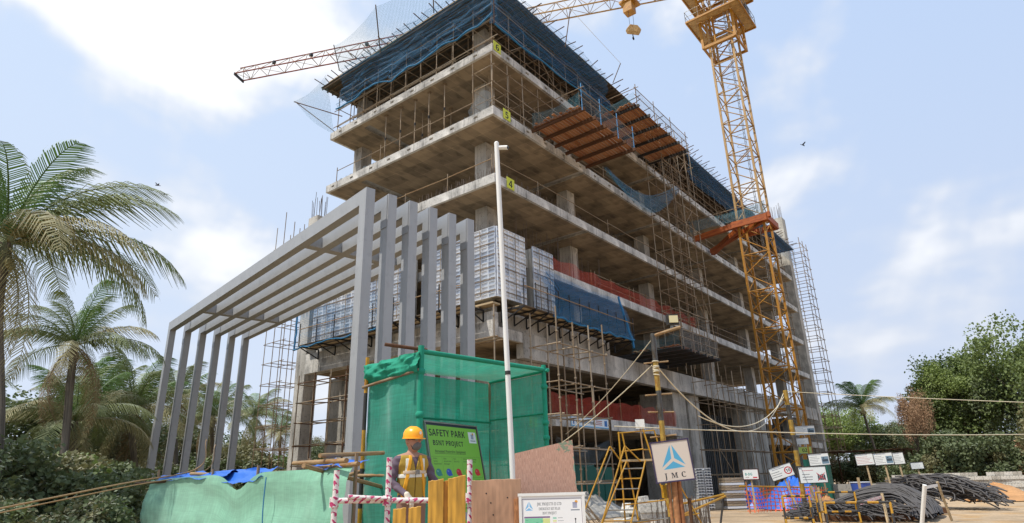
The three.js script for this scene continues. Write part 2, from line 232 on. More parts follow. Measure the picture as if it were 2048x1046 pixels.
for (const x of [10.7, 32, 46]) put(building, 'column', boxG(x - 0.4, x + 0.45, -0.2, x > 40 ? 4.1 : x < 12 ? 4.1 : 7.9, -8.6, -7.8), M.concD);
put(building, 'column', boxG(2, 3, -0.2, 7.93, -15.3, -13.5), M.concD);
put(building, 'edge_beam', boxG(1.95, LX - 0.02, 7.2, 8.46, -0.42, 0.012), M.conc);
put(building, 'edge_beam', boxG(-0.22, 0.2, 7.96, 9.15, LZ - 0.4, -0.1), M.concL);
put(building, 'edge_beam', boxG(0.22, 0.6, 8.45, 9.72, LZ, -0.5), M.conc);
put(building, 'edge_beam', boxG(0.62, 10.6, 8.47, 9.3, -0.5, -0.1), M.conc);
for (let k = 0; k <= 6; k++) { const y0 = k < 1 ? -0.1 : k === 1 ? 4.73 : LV(k) + 0.51, y1 = k === 0 ? 7.9 : k === 6 ? 27.9 : k === 1 ? 4.74 : LV(k + 1) - 0.01; if (k === 1) continue; put(building, 'core_wall', boxG(5.2, 56.5, y0, y1, -13.1, -12.8), M.concD); put(building, 'core_wall', boxG(11.8, 12.1, y0, y1, -12.79, -6), M.concD); put(building, 'core_wall', boxG(28, 28.3, y0, y1, -12.79, -6), M.concD); }
put(building, 'core_wall', boxG(5, 20, -0.1, 7.9, -9.6, -9.3), M.concD);
// dark profiled sheet closing the two bays between the broad columns
for (const [a, b] of [[24.3, 34.3], [39.6, 49.8]]) { const g = new Acc(1); for (let x = a; x < b; x += 0.4) { g.box(x, x + 0.2, -0.1, 6.3, -1.9, -1.8); g.box(x + 0.2, Math.min(b, x + 0.4), -0.1, 6.3, -1.95, -1.87); } put(building, 'sheet_wall', g.geo(), M.sheet); }
// ---------------------------------------------------------------- tall free columns with starter bars
function tallColumn(label, x0, x1, z0, z1, h, mat, ribs) {
  const t = thing('concrete_column', label, 'column', 'tall columns beyond the slab ends');
  for (let y = -0.2, i = 0; y < h - 0.1; y += 3.9, i++) put(t, 'column_lift', boxG(x0 + (i % 2) * 0.012, x1 - (i % 2) * 0.012, y, Math.min(y + 3.9, h), z0 + (i % 2) * 0.012, z1 - (i % 2) * 0.012), mat);
  for (let i = 0; i < 14; i++) { const x = mix(x0, x1, R()), z = mix(z0, z1, R()); bar(t, 'starter_bar', [x, h - 0.1, z], [x + rr(-0.1, 0.1), h + rr(1.2, 2.2), z + rr(-0.1, 0.1)], 0.016, M.rebar, UCYL); }
}
tallColumn('tall slender column with starter bars standing free of the slab ends near the palms', 0.05, 0.95, -16.3, -15.3, 18.6, M.conc);
tallColumn('tall column wrapped by scaffold at the crane end of the building', 58.6, 60.0, -1.6, -0.2, 33, M.concD);
// ---------------------------------------------------------------- grey steel portal frames of the entrance
{
  const yaw = 0.168, Ht = 10.33, hb = 0.487, da = 0.407, wb = 0.306, s = 0.791, La = 21.56;
  for (let i = 0; i < 6; i++) {
    const t = thing('portal_frame', ['grey painted steel portal frame, outermost of six, beside the shade net shelter', 'grey steel portal frame with cover plates, second from the outermost plain one', 'grey steel portal frame with cover plates, third of the six', 'grey steel portal frame with cover plates, third counted from the building', 'grey steel portal frame with cover plates, next to last towards the building', 'grey steel portal frame with cover plates, the one closest to the building'][i], 'portal frame', 'six parallel entrance portals');
    t.position.set(-10.93, 0, 3.87); t.rotation.y = Math.PI / 2 - yaw; // local +x runs along the beam, local -z... see below
    // local axes: x = beam direction a, z = row direction b
    const z0 = i * s, z1 = z0 + wb;
    const rb = (parent, name, x0, x1, y0, y1, c0, c1, mat) => put(parent, name, boxG(x0, x1, y0, y1, c0, c1, 3), mat);
    rb(t, 'post', 0, da, -0.3, Ht - hb, z0, z1, M.perg); rb(t, 'post', La - da, La, -0.3, Ht - hb, z0, z1, M.perg);
    rb(t, 'beam', 0, La, Ht - hb, Ht, z0, z1, M.perg);
    if (i) for (const [u, d] of [[0, 1], [La, -1]]) { // bolted L-shaped cover plate at each knee
      const lo = (a, b) => [Math.min(u + d * a, u + d * b), Math.max(u + d * a, u + d * b)];
      const q = (a, b, y0, y1) => { const [x0, x1] = lo(a, b); rb(t, 'cover_plate', x0, x1, y0, y1, z0 - 0.022, z0 - 0.002, M.pergCover); };
      q(0.05, 1.15, Ht - hb + 0.02, Ht - 0.03); q(0.05, da - 0.012, Ht - 1.12, Ht - hb + 0.018);
    }
    if (i < 5) for (const u of [4.62, 16.2]) rb(t, 'cross_member', u, u + 0.36, Ht - hb + 0.002, Ht - 0.06, z1 + 0.001, z0 + s - 0.001, M.perg);
  }
}
// ---------------------------------------------------------------- scaffolds
const range = (a, b, s) => { const o = []; for (let x = a; x <= b + 1e-6; x += s) o.push(+x.toFixed(3)); return o; };
function scaffold(name, label, group, xs, zs, y0, y1, lifts, o = {}) {
  const t = thing(name, label, 'scaffold', group), r = (o.r ?? 0.026) * 1.15, mats = o.mats ?? [M.pipe, M.pipeL, M.pipeD], pick = () => mats[Math.floor(R() * mats.length)];
  for (const x of xs) for (const z of zs) { const top = y1 + (o.ragged ? rr(0, o.ragged) : 0); const s = bar(t, 'standard', [x, y0, z], [x + rr(-0.03, 0.03), top, z + rr(-0.03, 0.03)], r, pick()); if (o.collars) for (let y = y0 + 1; y < top - 0.3; y += o.collars) { const c = new THREE.Mesh(UCYL, M.pipeL); c.name = 'coupler'; c.position.set(x, y, z); c.scale.set(r * 1.7, 0.07, r * 1.7); t.add(c); } }
  for (const y of lifts) {
    for (const z of zs) for (let i = 0; i < xs.length - 1; i += o.span ?? 3) { const j = Math.min(xs.length - 1, i + (o.span ?? 3)); if (R() < (o.keep ?? 1)) bar(t, 'ledger', [xs[i] - 0.12, y + rr(-0.05, 0.05), z + r * 2], [xs[j] + 0.12, y + rr(-0.05, 0.05), z + r * 2], r * 0.9, pick()); }
    if (zs.length > 1) for (const x of xs) if (R() < (o.keepT ?? 1)) bar(t, 'transom', [x + r * 2, y + 0.05, zs[0] - 0.15], [x + r * 2, y + 0.05 + rr(-0.03, 0.03), zs[zs.length - 1] + 0.15], r * 0.9, pick());
  }
  for (let k = 0; k < (o.braces ?? 0); k++) { const i = Math.floor(R() * (xs.length - 1)), l = Math.floor(R() * (lifts.length - 1)); const z = zs[zs.length - 1] + 0.06; bar(t, 'brace', R() < 0.5 ? [xs[i], lifts[l], z] : [xs[i + 1], lifts[l], z], R() < 0.5 ? [xs[i + 1], lifts[l + 1], z] : [xs[i], lifts[l + 1], z], r * 0.85, pick()); }
  return t;
}
const roofMats = [M.pipe, M.pipeL, M.pipeL, M.pipe];
scaffold('prop_scaffold', 'pipe scaffold propping the roof formwork along the sunless long side', 'scaffolds under the roof formwork', range(0.35, 56.5, 1.52), [-1.7, -0.3], 24.43, 27.75, [25.1, 26.4, 27.5], { span: 4, braces: 26 });
{ const t = scaffold('prop_scaffold', 'pipe scaffold propping the roof formwork along the short sunlit side', 'scaffolds under the roof formwork', [0.3, 1.6], range(-14.2, -1.9, 1.37).reverse().reverse(), 24.43, 27.75, [25.0, 26.3, 27.5], { mats: roofMats });
  for (const y of [25.0, 26.3]) bar(t, 'guard_rail', [0.24, y, -14.6], [0.24, y + 0.05, 0.2], 0.027, M.pipeL); }
scaffold('corner_scaffold', 'pipe scaffold bays standing on slab five at the building corner', null, [0.1, 1.5, 2.9, 4.4, 5.9, 7.4], [-1.5, -0.15], 20.44, 23.85, [21.0, 22.0, 23.1], { mats: roofMats, span: 2, braces: 4 });
scaffold('facade_scaffold', 'tall pipe scaffold tower of pale tubes before the corner column above the shade net shelter', null, [1.2, 2.55, 3.95, 5.35], [1.0, 2.5], 0, 8.2, [1.4, 2.9, 4.3, 5.7, 7.4], { r: 0.032, mats: [M.pipeL, M.pipe, M.pipeL], ragged: 1.0, collars: 1.0, braces: 4 });
scaffold('facade_scaffold', 'narrow pipe scaffold against the corner where the metal formwork ends', null, [-0.9, -0.1], [-1.4, 0.55], 0, 9.2, [2.2, 3.6, 5.0, 6.4, 7.7], { r: 0.03, mats: [M.pipeL, M.pipe], collars: 1.1 });
scaffold('access_tower', 'dense pipe access tower climbing the long facade from the third slab to the roof', null, [17.9, 19.4, 20.9, 22.4, 23.7], [0.2, 1.5], 8.5, 27.8, range(9.6, 27, 1.45), { mats: [M.pipe, M.pipeL, M.pipeD], span: 2, braces: 22, keep: 0.9 });
scaffold('facade_scaffold', 'low dark pipe scaffold before the profiled sheet wall beneath the crane', null, range(20.2, 36, 2.2), [0.9, 2.1], 0, 8.2, [1.6, 3.2, 4.8, 6.4, 7.7], { mats: [M.pipe, M.pipeL, M.pipeD], ragged: 1.6, braces: 8, keep: 0.85 });
scaffold('facade_scaffold', 'low pipe scaffold between crane mast and the wrapped tall column', null, range(38.5, 56, 2.5), [1.0], 0, 7.6, [1.6, 3.2, 4.8, 6.4], { mats: [M.pipe, M.pipeL, M.pipeD], ragged: 1 });
scaffold('facade_scaffold', 'pipe scaffold on the short sunlit side beneath the deep edge beam', null, [-1.4, -0.4], [-13.6, -12.1, -10.6, -9.2], 0, 7.6, [1.6, 2.7, 3.7, 4.9, 6.0, 7.1], { mats: [M.pipe, M.rust, M.pipeL], r: 0.03, braces: 3 });
scaffold('column_scaffold', 'slim pipe scaffold cage round the free column near the palms', 'cages round the tall columns', [-0.6, 0.5, 1.5], [-19.0, -18.0, -16.9], 0, 18.2, range(1.2, 18, 1.3), { mats: [M.pipe, M.pipeL, M.pipeD], r: 0.022, ragged: 1.6 });
scaffold('column_scaffold', 'tall dark pipe scaffold cage round the wrapped column beyond the crane', 'cages round the tall columns', [60.4, 62.2, 64.0], [-2.4, -0.8, 0.9], 0, 30.4, range(1.2, 30, 1.35), { mats: [M.pipe, M.pipeL, M.pipeD], r: 0.035 });
scaffold('column_scaffold', 'dark pipe scaffold inside the last bay near the wrapped column', 'cages round the tall columns', [54.9, 56.2], [-2.2, -0.6], 0, 27.8, range(1.2, 27, 1.5), { mats: [M.pipe, M.pipeL, M.pipeD], r: 0.03 });
// steel props under slab six, seen on the short side
{
  const proto = thing('steel_prop', 'grey adjustable steel prop between slab five and slab six', 'prop', 'steel props along the edge of slab five');
  bar(proto, 'outer_tube', [0, 0.03, 0], [0, 1.8, 0], 0.045, M.pipe); bar(proto, 'inner_tube', [0, 1.7, 0], [0, 3.4, 0], 0.035, M.pipeL); blk(proto, 'base_plate', 0, 0.015, 0, 0.16, 0.03, 0.16, M.pipe); blk(proto, 'head_plate', 0, 3.44, 0, 0.2, 0.04, 0.2, M.pipe); bar(proto, 'collar', [0, 1.66, 0], [0, 1.84, 0], 0.06, M.dark);
  [[0.5, -9.3], [0.5, -7.9], [0.5, -6.6], [0.5, -5.4], [0.5, -4.1], [2.6, -5.6], [1.7, -7.2]].forEach(([x, z], i) => { const p = i ? proto.clone() : proto; if (i) { p.name = numbered('steel_prop'); scene.add(p); } p.position.set(x, 20.43, z); });
}
// ---------------------------------------------------------------- edge rails, starter bars, storey plates
function rail(label, pts, h, mat, two) { const t = thing('edge_rail', label, 'guard rail', 'pipe rails along the slab edges'); for (let i = 0; i + 1 < pts.length; i++) { bar(t, 'rail', V(...pts[i]).add(V(0, h + rr(-0.06, 0.06), 0)), V(...pts[i + 1]).add(V(0, h + rr(-0.06, 0.06), 0)), 0.024, mat); if (two) bar(t, 'rail', V(...pts[i]).add(V(0, h * 0.5, 0)), V(...pts[i + 1]).add(V(0, h * 0.5, 0)), 0.022, mat); } for (const p of pts) bar(t, 'rail_post', p, [p[0], p[1] + h + rr(0.1, 0.3), p[2]], 0.028, M.pipe); return t; }
const along = (y, xs, z) => xs.map((x) => [x, y, z]), alongZ = (y, x, zs) => zs.map((z) => [x, y, z]);
rail('pipe rail on slab four facing the palms and portals', alongZ(16.43, 0.3, [-14, -10.5, -7, -3.6, -0.4]), 1.05, M.bamboo);
rail('pipe rail on slab five facing the palms and portals', alongZ(20.43, 0.25, [-13.8, -9.4, -5, -1.6]), 1.0, M.pipe);
rail('long pipe rail on slab four over the blue net side', along(16.43, [0.4, 4.2, 8, 12, 16, 20, 25, 30, 36, 42, 48, 55], -0.3), 1.05, M.pipe);
rail('long pipe rail on slab five running behind the timber platform', along(20.43, [8, 12, 16, 20, 25, 30, 36, 42, 48, 55], -0.3), 1.05, M.pipe, true);
rail('long pipe rail on slab three behind the red barrier mesh', along(12.43, [10, 15, 20, 25, 30, 36, 42, 48, 55], -0.4), 1.1, M.pipe, true);
rail('long pipe rail on slab six at the far crane end', along(24.43, [22, 28, 34, 40, 46, 55], -0.12), 1.0, M.pipe, true);
function starters(label, fn, n, h0, h1) { const g = new Acc(1); for (let i = 0; i < n; i++) { const [x, y, z] = fn(R()); g.bar([x, y, z], [x + rr(-0.06, 0.06), y + rr(h0, h1), z + rr(-0.06, 0.06)], 0.014, 4); } tag(put(scene, 'starter_bars', g.geo(), M.rebar), label, 'rebar', null, 'stuff'); }
starters('short rusty starter bars standing along the edges of slab four', (t) => R() < 0.4 ? [0.14 + rr(0, 0.12), 16.4, -t * 9] : [t * 38, 16.4, -0.15 - rr(0, 0.15)], 330, 0.25, 0.6);
starters('tall thin column bars hanging over the third storey behind the metal formwork', (t) => [0.6 + t * 12, 12.4, -1.2 - rr(0, 2.2)], 120, 1.2, 3.4);
starters('thin column bars along the third storey beyond the red mesh', (t) => [26 + t * 28, 12.4, -1.0 - rr(0, 1.5)], 120, 1.0, 2.8);
for (const x of COLX) starters(`tall starter bars rising above the roof slab over column ${['one', 'two', 'three', 'four', 'five', 'six'][COLX.indexOf(x)]} from the corner`, () => [x + rr(-0.5, 0.5), 28.4, -2.65 + rr(-0.5, 0.5)], 26, 1.6, 3.2);
function digitTex(d) { return canvasTex(128, 128, (c) => { c.fillStyle = '#c9cf45'; c.fillRect(0, 0, 128, 128); c.fillStyle = '#8d9136'; for (let i = 0; i < 60; i++) c.fillRect((i * 53) % 128, (i * 37) % 128, 3, 2); c.fillStyle = '#20241f'; c.font = 'bold 118px sans-serif'; c.textAlign = 'center'; c.textBaseline = 'middle'; c.fillText(d, 64, 68); }); }
for (const [d, x, y, w] of [['6', 0.42, 24.36, 'six'], ['5', 1.12, 20.35, 'five'], ['4', 1.28, 16.27, 'four'], ['1', 3.2, 4.35, 'one']]) {
  const t = thing('storey_plate', d === '1' ? 'yellow plate with black number one on the broad corner column' : `yellow plate with black number ${w} on the edge of slab ${w}`, 'sign', 'storey number plates'); t.position.set(x, y, d === '1' ? -0.478 : 0.022);
  const b = blk(t, 'plate', 0, 0, 0, 0.62, 0.62, 0.02, std({ color: rgb(0.79, 0.81, 0.27), roughness: 0.7 })); const f = put(t, 'number', new THREE.PlaneGeometry(0.615, 0.615), std({ map: digitTex(d), roughness: 0.7 })); f.position.z = 0.0125; t.rotation.z = -0.02;
}
// ---------------------------------------------------------------- roof formwork with its overhanging joists
{
  const t = thing('roof_formwork', 'dark plywood roof formwork deck with joists and projecting pipes above slab six', 'formwork');
  for (let x = -0.7; x < 57; x += 2.4) put(t, 'deck_sheet', boxG(x, Math.min(57.8, x + 2.385), 28.0, 28.03, -15.1, 0.7, 1.2), M.deck);
  for (let x = -0.6; x < 57.5; x += 0.42) blk(t, 'joist', x, 27.91, -7.2, 0.07, 0.14, 15.7, M.joist);
  for (const z of [-14.4, -12.2, -10, -7.8, -5.6, -3.4, -1.7, -0.3]) blk(t, 'bearer', 28.5, 27.78, z, 57.5, 0.11, 0.09, M.joist);
  for (const [a, b, c, d] of [[-0.3, -0.26, -14.8, 0.34], [-0.25, 57.6, 0.3, 0.34]]) put(t, 'side_form', boxG(a, b, 28.031, 28.6, c, d, 2), M.plankP);
  put(t, 'poured_roof_slab', boxG(-0.24, 57.5, 28.035, 28.5, -14.7, 0.28), M.concL);
  put(t, 'side_form', boxG(0.8, 3.2, 28.5, 29.4, -5.4, -3.4, 2), M.deck);
  for (let z = 0.2; z > -15; z -= rr(0.42, 0.62)) { const l = rr(0.55, 1.15); bar(t, 'projecting_pipe', [-0.29, 28.2 + rr(-0.1, 0.12), z], [-0.29 - l, 28.3 + rr(-0.1, 0.2), z + rr(-0.1, 0.1)], 0.032, M.bambooD); }
  for (let x = 0.1; x < 57; x += rr(0.5, 0.85)) { const l = rr(0.5, 1.2); bar(t, 'projecting_pipe', [x, 28.2 + rr(-0.1, 0.12), 0.34], [x + rr(-0.1, 0.1), 28.3 + rr(-0.1, 0.2), 0.35 + l], 0.032, R() < 0.5 ? M.bambooD : M.rust); }
}
// ---------------------------------------------------------------- safety nets
const nz = (u, v, f, s) => fbm(u * 0.5 + 0.11, v * 0.5 + 0.13, f, f, 4, s) - 0.5;
function netThing(label, group) { return thing('safety_net', label, 'net', group); }
{
  const t = netThing('blue safety net hung under the roof formwork on the short sunlit side', 'blue nets round the roof');
  const bot = (u) => 25.15 + 0.75 * (fbm(u, 0.3, 5, 2, 3, 301) - 0.5) + (u > 0.6 ? 0.25 : 0);
  cloth(t, 'netting', (u, v) => { const z = mix(0.9, -12.6, u), yb = bot(u) - 0.35 * u, y = mix(28.3, yb, v); return [-0.95 + 0.75 * Math.sin(v * 3.1) * 0.35 + nz(u, v, 12, 303) * 0.7 - 0.1 * v + 0.045 * Math.sin(v * 46 + 14 * nz(u, v, 6, 307)), y + nz(u, v, 8, 305) * 0.25, z]; }, 90, 56, M.blueNetF, 13.5 / 0.8, 3.2 / 0.8);
  put(t, 'gathered_hem', tubeG(range(0, 1, 0.04).map((u) => [-1.0 + rr(-0.06, 0.06), bot(u) - 0.35 * u + rr(-0.05, 0.1), mix(0.9, -12.6, u)]), 0.05, 60, 6), M.blueRope);
}
{
  const t = netThing('blue safety net hung under the roof formwork on the long shaded side by the corner', 'blue nets round the roof');
  const bot = (u) => 24.55 + 0.7 * Math.pow(u, 2) + 0.3 * (fbm(u, 0.6, 6, 2, 3, 311) - 0.5);
  cloth(t, 'netting', (u, v) => [mix(-0.95, 11.6, u), mix(28.2, bot(u), v) + nz(u, v, 8, 315) * 0.2, 0.95 - 0.2 * Math.sin(v * 3.1) + nz(u, v, 12, 313) * 0.65 + 0.045 * Math.sin(v * 50 + 14 * nz(u, v, 6, 319))], 90, 56, M.blueNetF, 12.5 / 0.8, 3.6 / 0.8);
  put(t, 'gathered_hem', tubeG(range(0, 1, 0.05).map((u) => [mix(-0.95, 11.6, u), bot(u) + rr(-0.05, 0.05), 0.97]), 0.05, 50, 6), M.blueRope);
  bar(t, 'corner_pole', [-0.95, 24.6, 0.95], [-1.3, 30.4, 1.3], 0.03, M.rust); cloth(t, 'gathered_corner', (u, v) => [-0.95 - 0.3 * v + 0.3 * (u - 0.5) * (1 - v * 0.3), 24.6 + 4.6 * v, 0.95 + 0.3 * v + 0.25 * (u - 0.5) + nz(u, v, 8, 317) * 0.4], 6, 24, M.blueNetF, 1, 6);
}
{
  const t = netThing('dark teal net hung from the roof formwork next to the access tower', 'blue nets round the roof');
  cloth(t, 'netting', (u, v) => [mix(24.5, 38.5, u), mix(28.1, 25.2, v) + nz(u, v, 8, 325) * 0.3, 0.95 + nz(u, v, 12, 323) * 0.6], 60, 14, M.blueNetF, 14 / 0.9, 3.5 / 0.9);
}
{
  const t = netThing('dark teal net under the roof formwork beyond the crane mast', 'blue nets round the roof');
  cloth(t, 'netting', (u, v) => [mix(39, 57, u), mix(28.0, 25.4, v) + nz(u, v, 8, 327) * 0.3, 0.9 + nz(u, v, 12, 329) * 0.6], 60, 12, M.blueNetF, 18 / 0.9, 3.5 / 0.9);
}
{
  const t = netThing('pale blue catch net stretched to a pole tip beyond the roof corner above the portals', 'catch nets on poles');
  bar(t, 'outrigger', [-0.1, 25.2, -13.2], [-1.5, 27.3, -17.0], 0.035, M.rust); bar(t, 'outrigger', [0.4, 24.6, -14.4], [-1.5, 27.28, -16.9], 0.03, M.pipeD);
  cloth(t, 'netting', (u, v) => { const a = V(-1.5, 27.25, -16.9), b = V(-0.7, 28.9, -14.6), c = V(0.3, 24.5, -14.5), p = a.clone().lerp(b.lerp(c, v), u); p.y -= Math.sin(u * 3.14) * 0.35; return [p.x + nz(u, v, 6, 331) * 0.3, p.y, p.z]; }, 16, 14, M.tealNet, 4, 5);
}
{ // net fence above the roof edge on leaning poles
  const t = netThing('thin net strung on leaning poles above the roof edge before the crane jib', 'catch nets on poles');
  const P = [[-1.0, 28.1, -12.6, -1.4, 30.1, -12.9], [-0.8, 27.6, -8.6, -1.7, 30.6, -8.2], [-0.7, 28.2, -3.9, -1.2, 31.2, -3.6], [-0.9, 28.3, 0.9, -1.2, 31.3, 1.0]];
  for (const p of P) bar(t, 'leaning_pole', p.slice(0, 3), p.slice(3), 0.035, M.bambooD);
  cloth(t, 'netting', (u, v) => { const k = Math.min(2, Math.floor(u * 3)), f = u * 3 - k, A = P[k], B = P[k + 1]; const q = [0, 1, 2].map((i) => mix(mix(A[i], A[i + 3], v * 0.97), mix(B[i], B[i + 3], v * 0.97), f)); q[1] -= v * 0.9 * f * (1 - f) * 2; return q; }, 36, 10, M.tealNet, 15, 4);
}
{ const t = netThing('thin net on leaning poles above the long roof edge', 'catch nets on poles'); const P = [[0.6, 28.2, 0.9, 1.0, 30.5, 1.6], [6.0, 27.2, 1.0, 6.3, 30.2, 1.4], [12.5, 28.2, 0.8, 13, 29.9, 1.3]]; for (const p of P) bar(t, 'leaning_pole', p.slice(0, 3), p.slice(3), 0.032, M.bambooD); put(t, 'top_line', tubeG(P.map((p) => p.slice(3)), 0.012, 20, 4), M.rope); }
{ const t = netThing('teal net sagging in a swag under the timber platforms by the access tower', 'loose nets on the long facade'); cloth(t, 'netting', (u, v) => { const x = mix(10.8, 22.6, u), top = mix(20.9, 23.9, u) - 1.3 * Math.sin(u * 3.14) , y = top - v * (0.5 + 1.0 * Math.sin(u * 3.1)); return [x, y + nz(u, v, 8, 341) * 0.2, 0.45 + nz(u, v, 10, 343) * 0.5 + 0.2 * v]; }, 50, 10, M.tealNet, 10, 3); cloth(t, 'netting', (u, v) => { const x = mix(10.8, 22.6, u), top = mix(20.9, 23.9, u) - 1.3 * Math.sin(u * 3.14), y = top - v * (0.5 + 1.0 * Math.sin(u * 3.1)); return [x + 0.03, y + nz(u, v, 8, 341) * 0.2, 0.52 + nz(u, v, 10, 347) * 0.5 + 0.2 * v]; }, 50, 10, M.blueNetF, 10, 3); }
{ const t = netThing('wisps of teal net snagged along the edge of slab five', 'loose nets on the short side'); for (let k = 0; k < 11; k++) { const z0 = -13.8 + k * 1.15, l = rr(0.7, 1.2); cloth(t, 'scrap', (u, v) => [0.02 + 0.25 * v + nz(u, v, 10, 350 + k) * 0.5, 20.42 + v * rr(0.05, 0.22) + nz(u, v, 8, 370 + k) * 0.3, z0 + u * l], 10, 4, M.greyNet, 2, 0.6); } cloth(t, 'scrap', (u, v) => [-0.02 - 0.1 * u, 20.3 + v * 1.4 * (1 - Math.abs(u - 0.6)), -1.7 + 1.6 * u + nz(u, v, 8, 391) * 0.4], 14, 10, M.greyNet, 3, 3); }
// ---------------------------------------------------------------- cantilevered timber platforms
function platform(label, x0, x1, z0, z1, y, railSide, mats, bearM) {
  const t = thing('timber_platform', label, 'platform', 'timber platforms cantilevered from the facade');
  for (let z = z0; z < z1 - 0.1; z += 0.21) for (let s = 0; s < 2; s++) { const a = s ? mix(x0, x1, 0.5) + rr(-0.1, 0.1) : x0 - rr(0, 0.35), b = s ? x1 + rr(0, 0.4) : mix(x0, x1, 0.5) + rr(0, 0.5); const p = blk(t, 'plank', (a + b) / 2, y + rr(0, 0.03) + s * 0.035, z + 0.1, b - a, 0.04, rr(0.14, 0.185), mats[Math.floor(R() * mats.length)]); p.rotation.y = rr(-0.01, 0.01); }
  const n = 6; for (let i = 0; i < n; i++) { const x = mix(x0 + 0.15, x1 - 0.1, i / (n - 1)); blk(t, 'bearer', x, y - 0.14, (z0 + z1) / 2 - 0.5, 0.1, 0.2, z1 - z0 + 1.3, bearM); }
  for (let i = 0; i < 4; i++) { const x = mix(x0 + 0.1, x1, i / 3); bar(t, 'guard_post', [x, y - 0.2, z1 + 0.02], [x, y + 1.5, z1 + 0.02], 0.028, railSide); }
  for (const h of [0.55, 1.1]) bar(t, 'guard_rail', [x0 - 0.2, y + h, z1 + 0.06], [x1 + 0.3, y + h, z1 + 0.06], 0.024, M.pipe);
  bar(t, 'guard_rail', [x0 - 0.05, y + 1.1, z0 - 0.3], [x0 - 0.05, y + 1.1, z1 + 0.3], 0.024, M.pipe);
  cloth(t, 'side_net', (u, v) => [mix(x0, x1, u), y - 0.15 + v * 1.25 - 0.15 * v * Math.sin(u * 9) ** 2, z1 + 0.09 + nz(u, v, 8, 401) * 0.2], 24, 6, M.greyNet, (x1 - x0) / 0.7, 2);
  cloth(t, 'end_net', (u, v) => [x0 - 0.08 + nz(u, v, 8, 403) * 0.15, y - 0.1 + v * 0.95 * (1 - 0.3 * Math.sin(u * 3.1)), mix(z0, z1, u)], 14, 6, M.tealNet, (z1 - z0) / 0.7, 2);
  return t;
}
const bluePost = std({ color: rgb(0.30, 0.55, 0.75), roughness: 0.5 });
platform('orange brown timber platform projecting at slab five beside the number plate', 3.3, 9.3, 0.2, 3.4, 20.55, bluePost, [M.plankO, M.plankO2, M.plankO], M.rust);
platform('orange brown timber platform projecting at slab six, the higher of the two', 10.7, 18.7, 0.2, 3.2, 24.55, M.pipeD, [M.plankO, M.plankO2, M.plankO], M.dark);
platform('weathered plank platform with grey net sides above the light pole', 13.1, 19.0, 0.1, 3.3, 8.95, M.pipe, [M.plankP, M.plankO2, M.joist], M.dark);
// ---------------------------------------------------------------- aluminium wall formwork
const panelG = (() => { const g = new Acc(1), w = 0.432, h = 0.575; g.box(0, w, 0, h, 0, 0.012); g.box(0, 0.025, 0, h, 0.012, 0.085); g.box(w - 0.025, w, 0, h, 0.012, 0.085); for (const y of [0, 0.185, 0.37, h - 0.018]) g.box(0.025, w - 0.025, y, y + 0.018, 0.012, 0.085); return g.geo(); })();
const aluMats = [M.alu, std({ map: T.paint, color: rgb(0.82, 0.85, 0.90), roughness: 0.45, metalness: 0.15 }), std({ map: T.paint, color: rgb(0.94, 0.95, 0.97), roughness: 0.4, metalness: 0.15 })];
function formwork(label, x, y, z, ry, cols, rows, skip) {
  const t = thing('wall_formwork', label, 'formwork', 'aluminium wall forms of the third storey'); t.position.set(x, y, z); t.rotation.y = ry;
  for (let i = 0; i < cols; i++) for (let j = 0; j < rows; j++) { if (skip && skip(i, j)) continue; const m = put(t, 'panel', panelG, aluMats[Math.floor(R() * 3)]); m.position.set(i * 0.448, j * 0.592, rr(-0.004, 0.004)); }
  for (let j = 0.5; j < rows; j++) bar(t, 'waler', [0, j * 0.592 + rr(-0.02, 0.02), 0.105], [cols * 0.448, j * 0.592 + rr(-0.02, 0.02), 0.105], 0.02, M.pipeD);
  for (let i = 1; i < cols; i += 2) bar(t, 'soldier', [i * 0.448 + rr(-0.03, 0.03), 0.1, 0.14], [i * 0.448, rows * 0.592 - 0.1, 0.14], 0.02, M.pipe);
  blk(t, 'core_concrete', cols * 0.224, rows * 0.296 - 0.05, -0.25, cols * 0.448 - 0.04, rows * 0.592 - 0.1, 0.4, M.concD);
  return t;
}
formwork('silvery aluminium wall form on the long shaded side at the corner', -0.36, 9.75, 0.3, 0, 5, 6);
formwork('narrow aluminium wall form standing apart behind the blue net', 2.55, 9.5, 0.3, 0, 4, 6);
formwork('silvery aluminium wall form on the short sunlit side at the corner', -0.36, 9.75, -4.62, -Math.PI / 2, 11, 6);
formwork('long silvery aluminium wall form behind the portals towards the palms', -0.36, 9.75, -14.1, -Math.PI / 2, 19, 6, (i, j) => j > 3 && i < 9 && (i * 7 + j) % 3 > 0);
blk(tag(thing('timber_sill', 'rough timber sill planks under the aluminium forms on the sunlit side', 'planks'), null), 'plank', -0.28, 9.45, -7.2, 0.55, 0.09, 14.8, M.plankP);
// bracket walkway below the forms
function brackets(label, pts, dir, net) {
  const t = thing('bracket_walkway', label, 'walkway', 'bracket walkways under the third storey forms');
  for (const p of pts) { const o = V(...p), e = o.clone().addScaledVector(dir, 1.35), d = o.clone().add(V(0, -0.55, 0)); beam(t, 'bracket', o, e, 0.06, 0.07, M.black); beam(t, 'bracket', o, d, 0.06, 0.06, M.black); beam(t, 'bracket', d, e, 0.05, 0.05, M.black); bar(t, 'bracket_post', e, e.clone().add(V(0, 1.35, 0)), 0.03, M.black); }
  const a = V(...pts[0]), b = V(...pts[pts.length - 1]), off = dir.clone();
  for (let k = 0; k < 5; k++) beam(t, 'plank', a.clone().addScaledVector(off, 0.15 + k * 0.26).add(V(0, 0.08, 0)), b.clone().addScaledVector(off, 0.15 + k * 0.26).add(V(0, 0.08, 0)), 0.23, 0.04, k % 2 ? M.plankP : M.joist);
  bar(t, 'guard_rail', a.clone().addScaledVector(off, 1.38).add(V(0, 1.0, 0)), b.clone().addScaledVector(off, 1.38).add(V(0, 1.0, 0)), 0.026, M.bamboo);
}
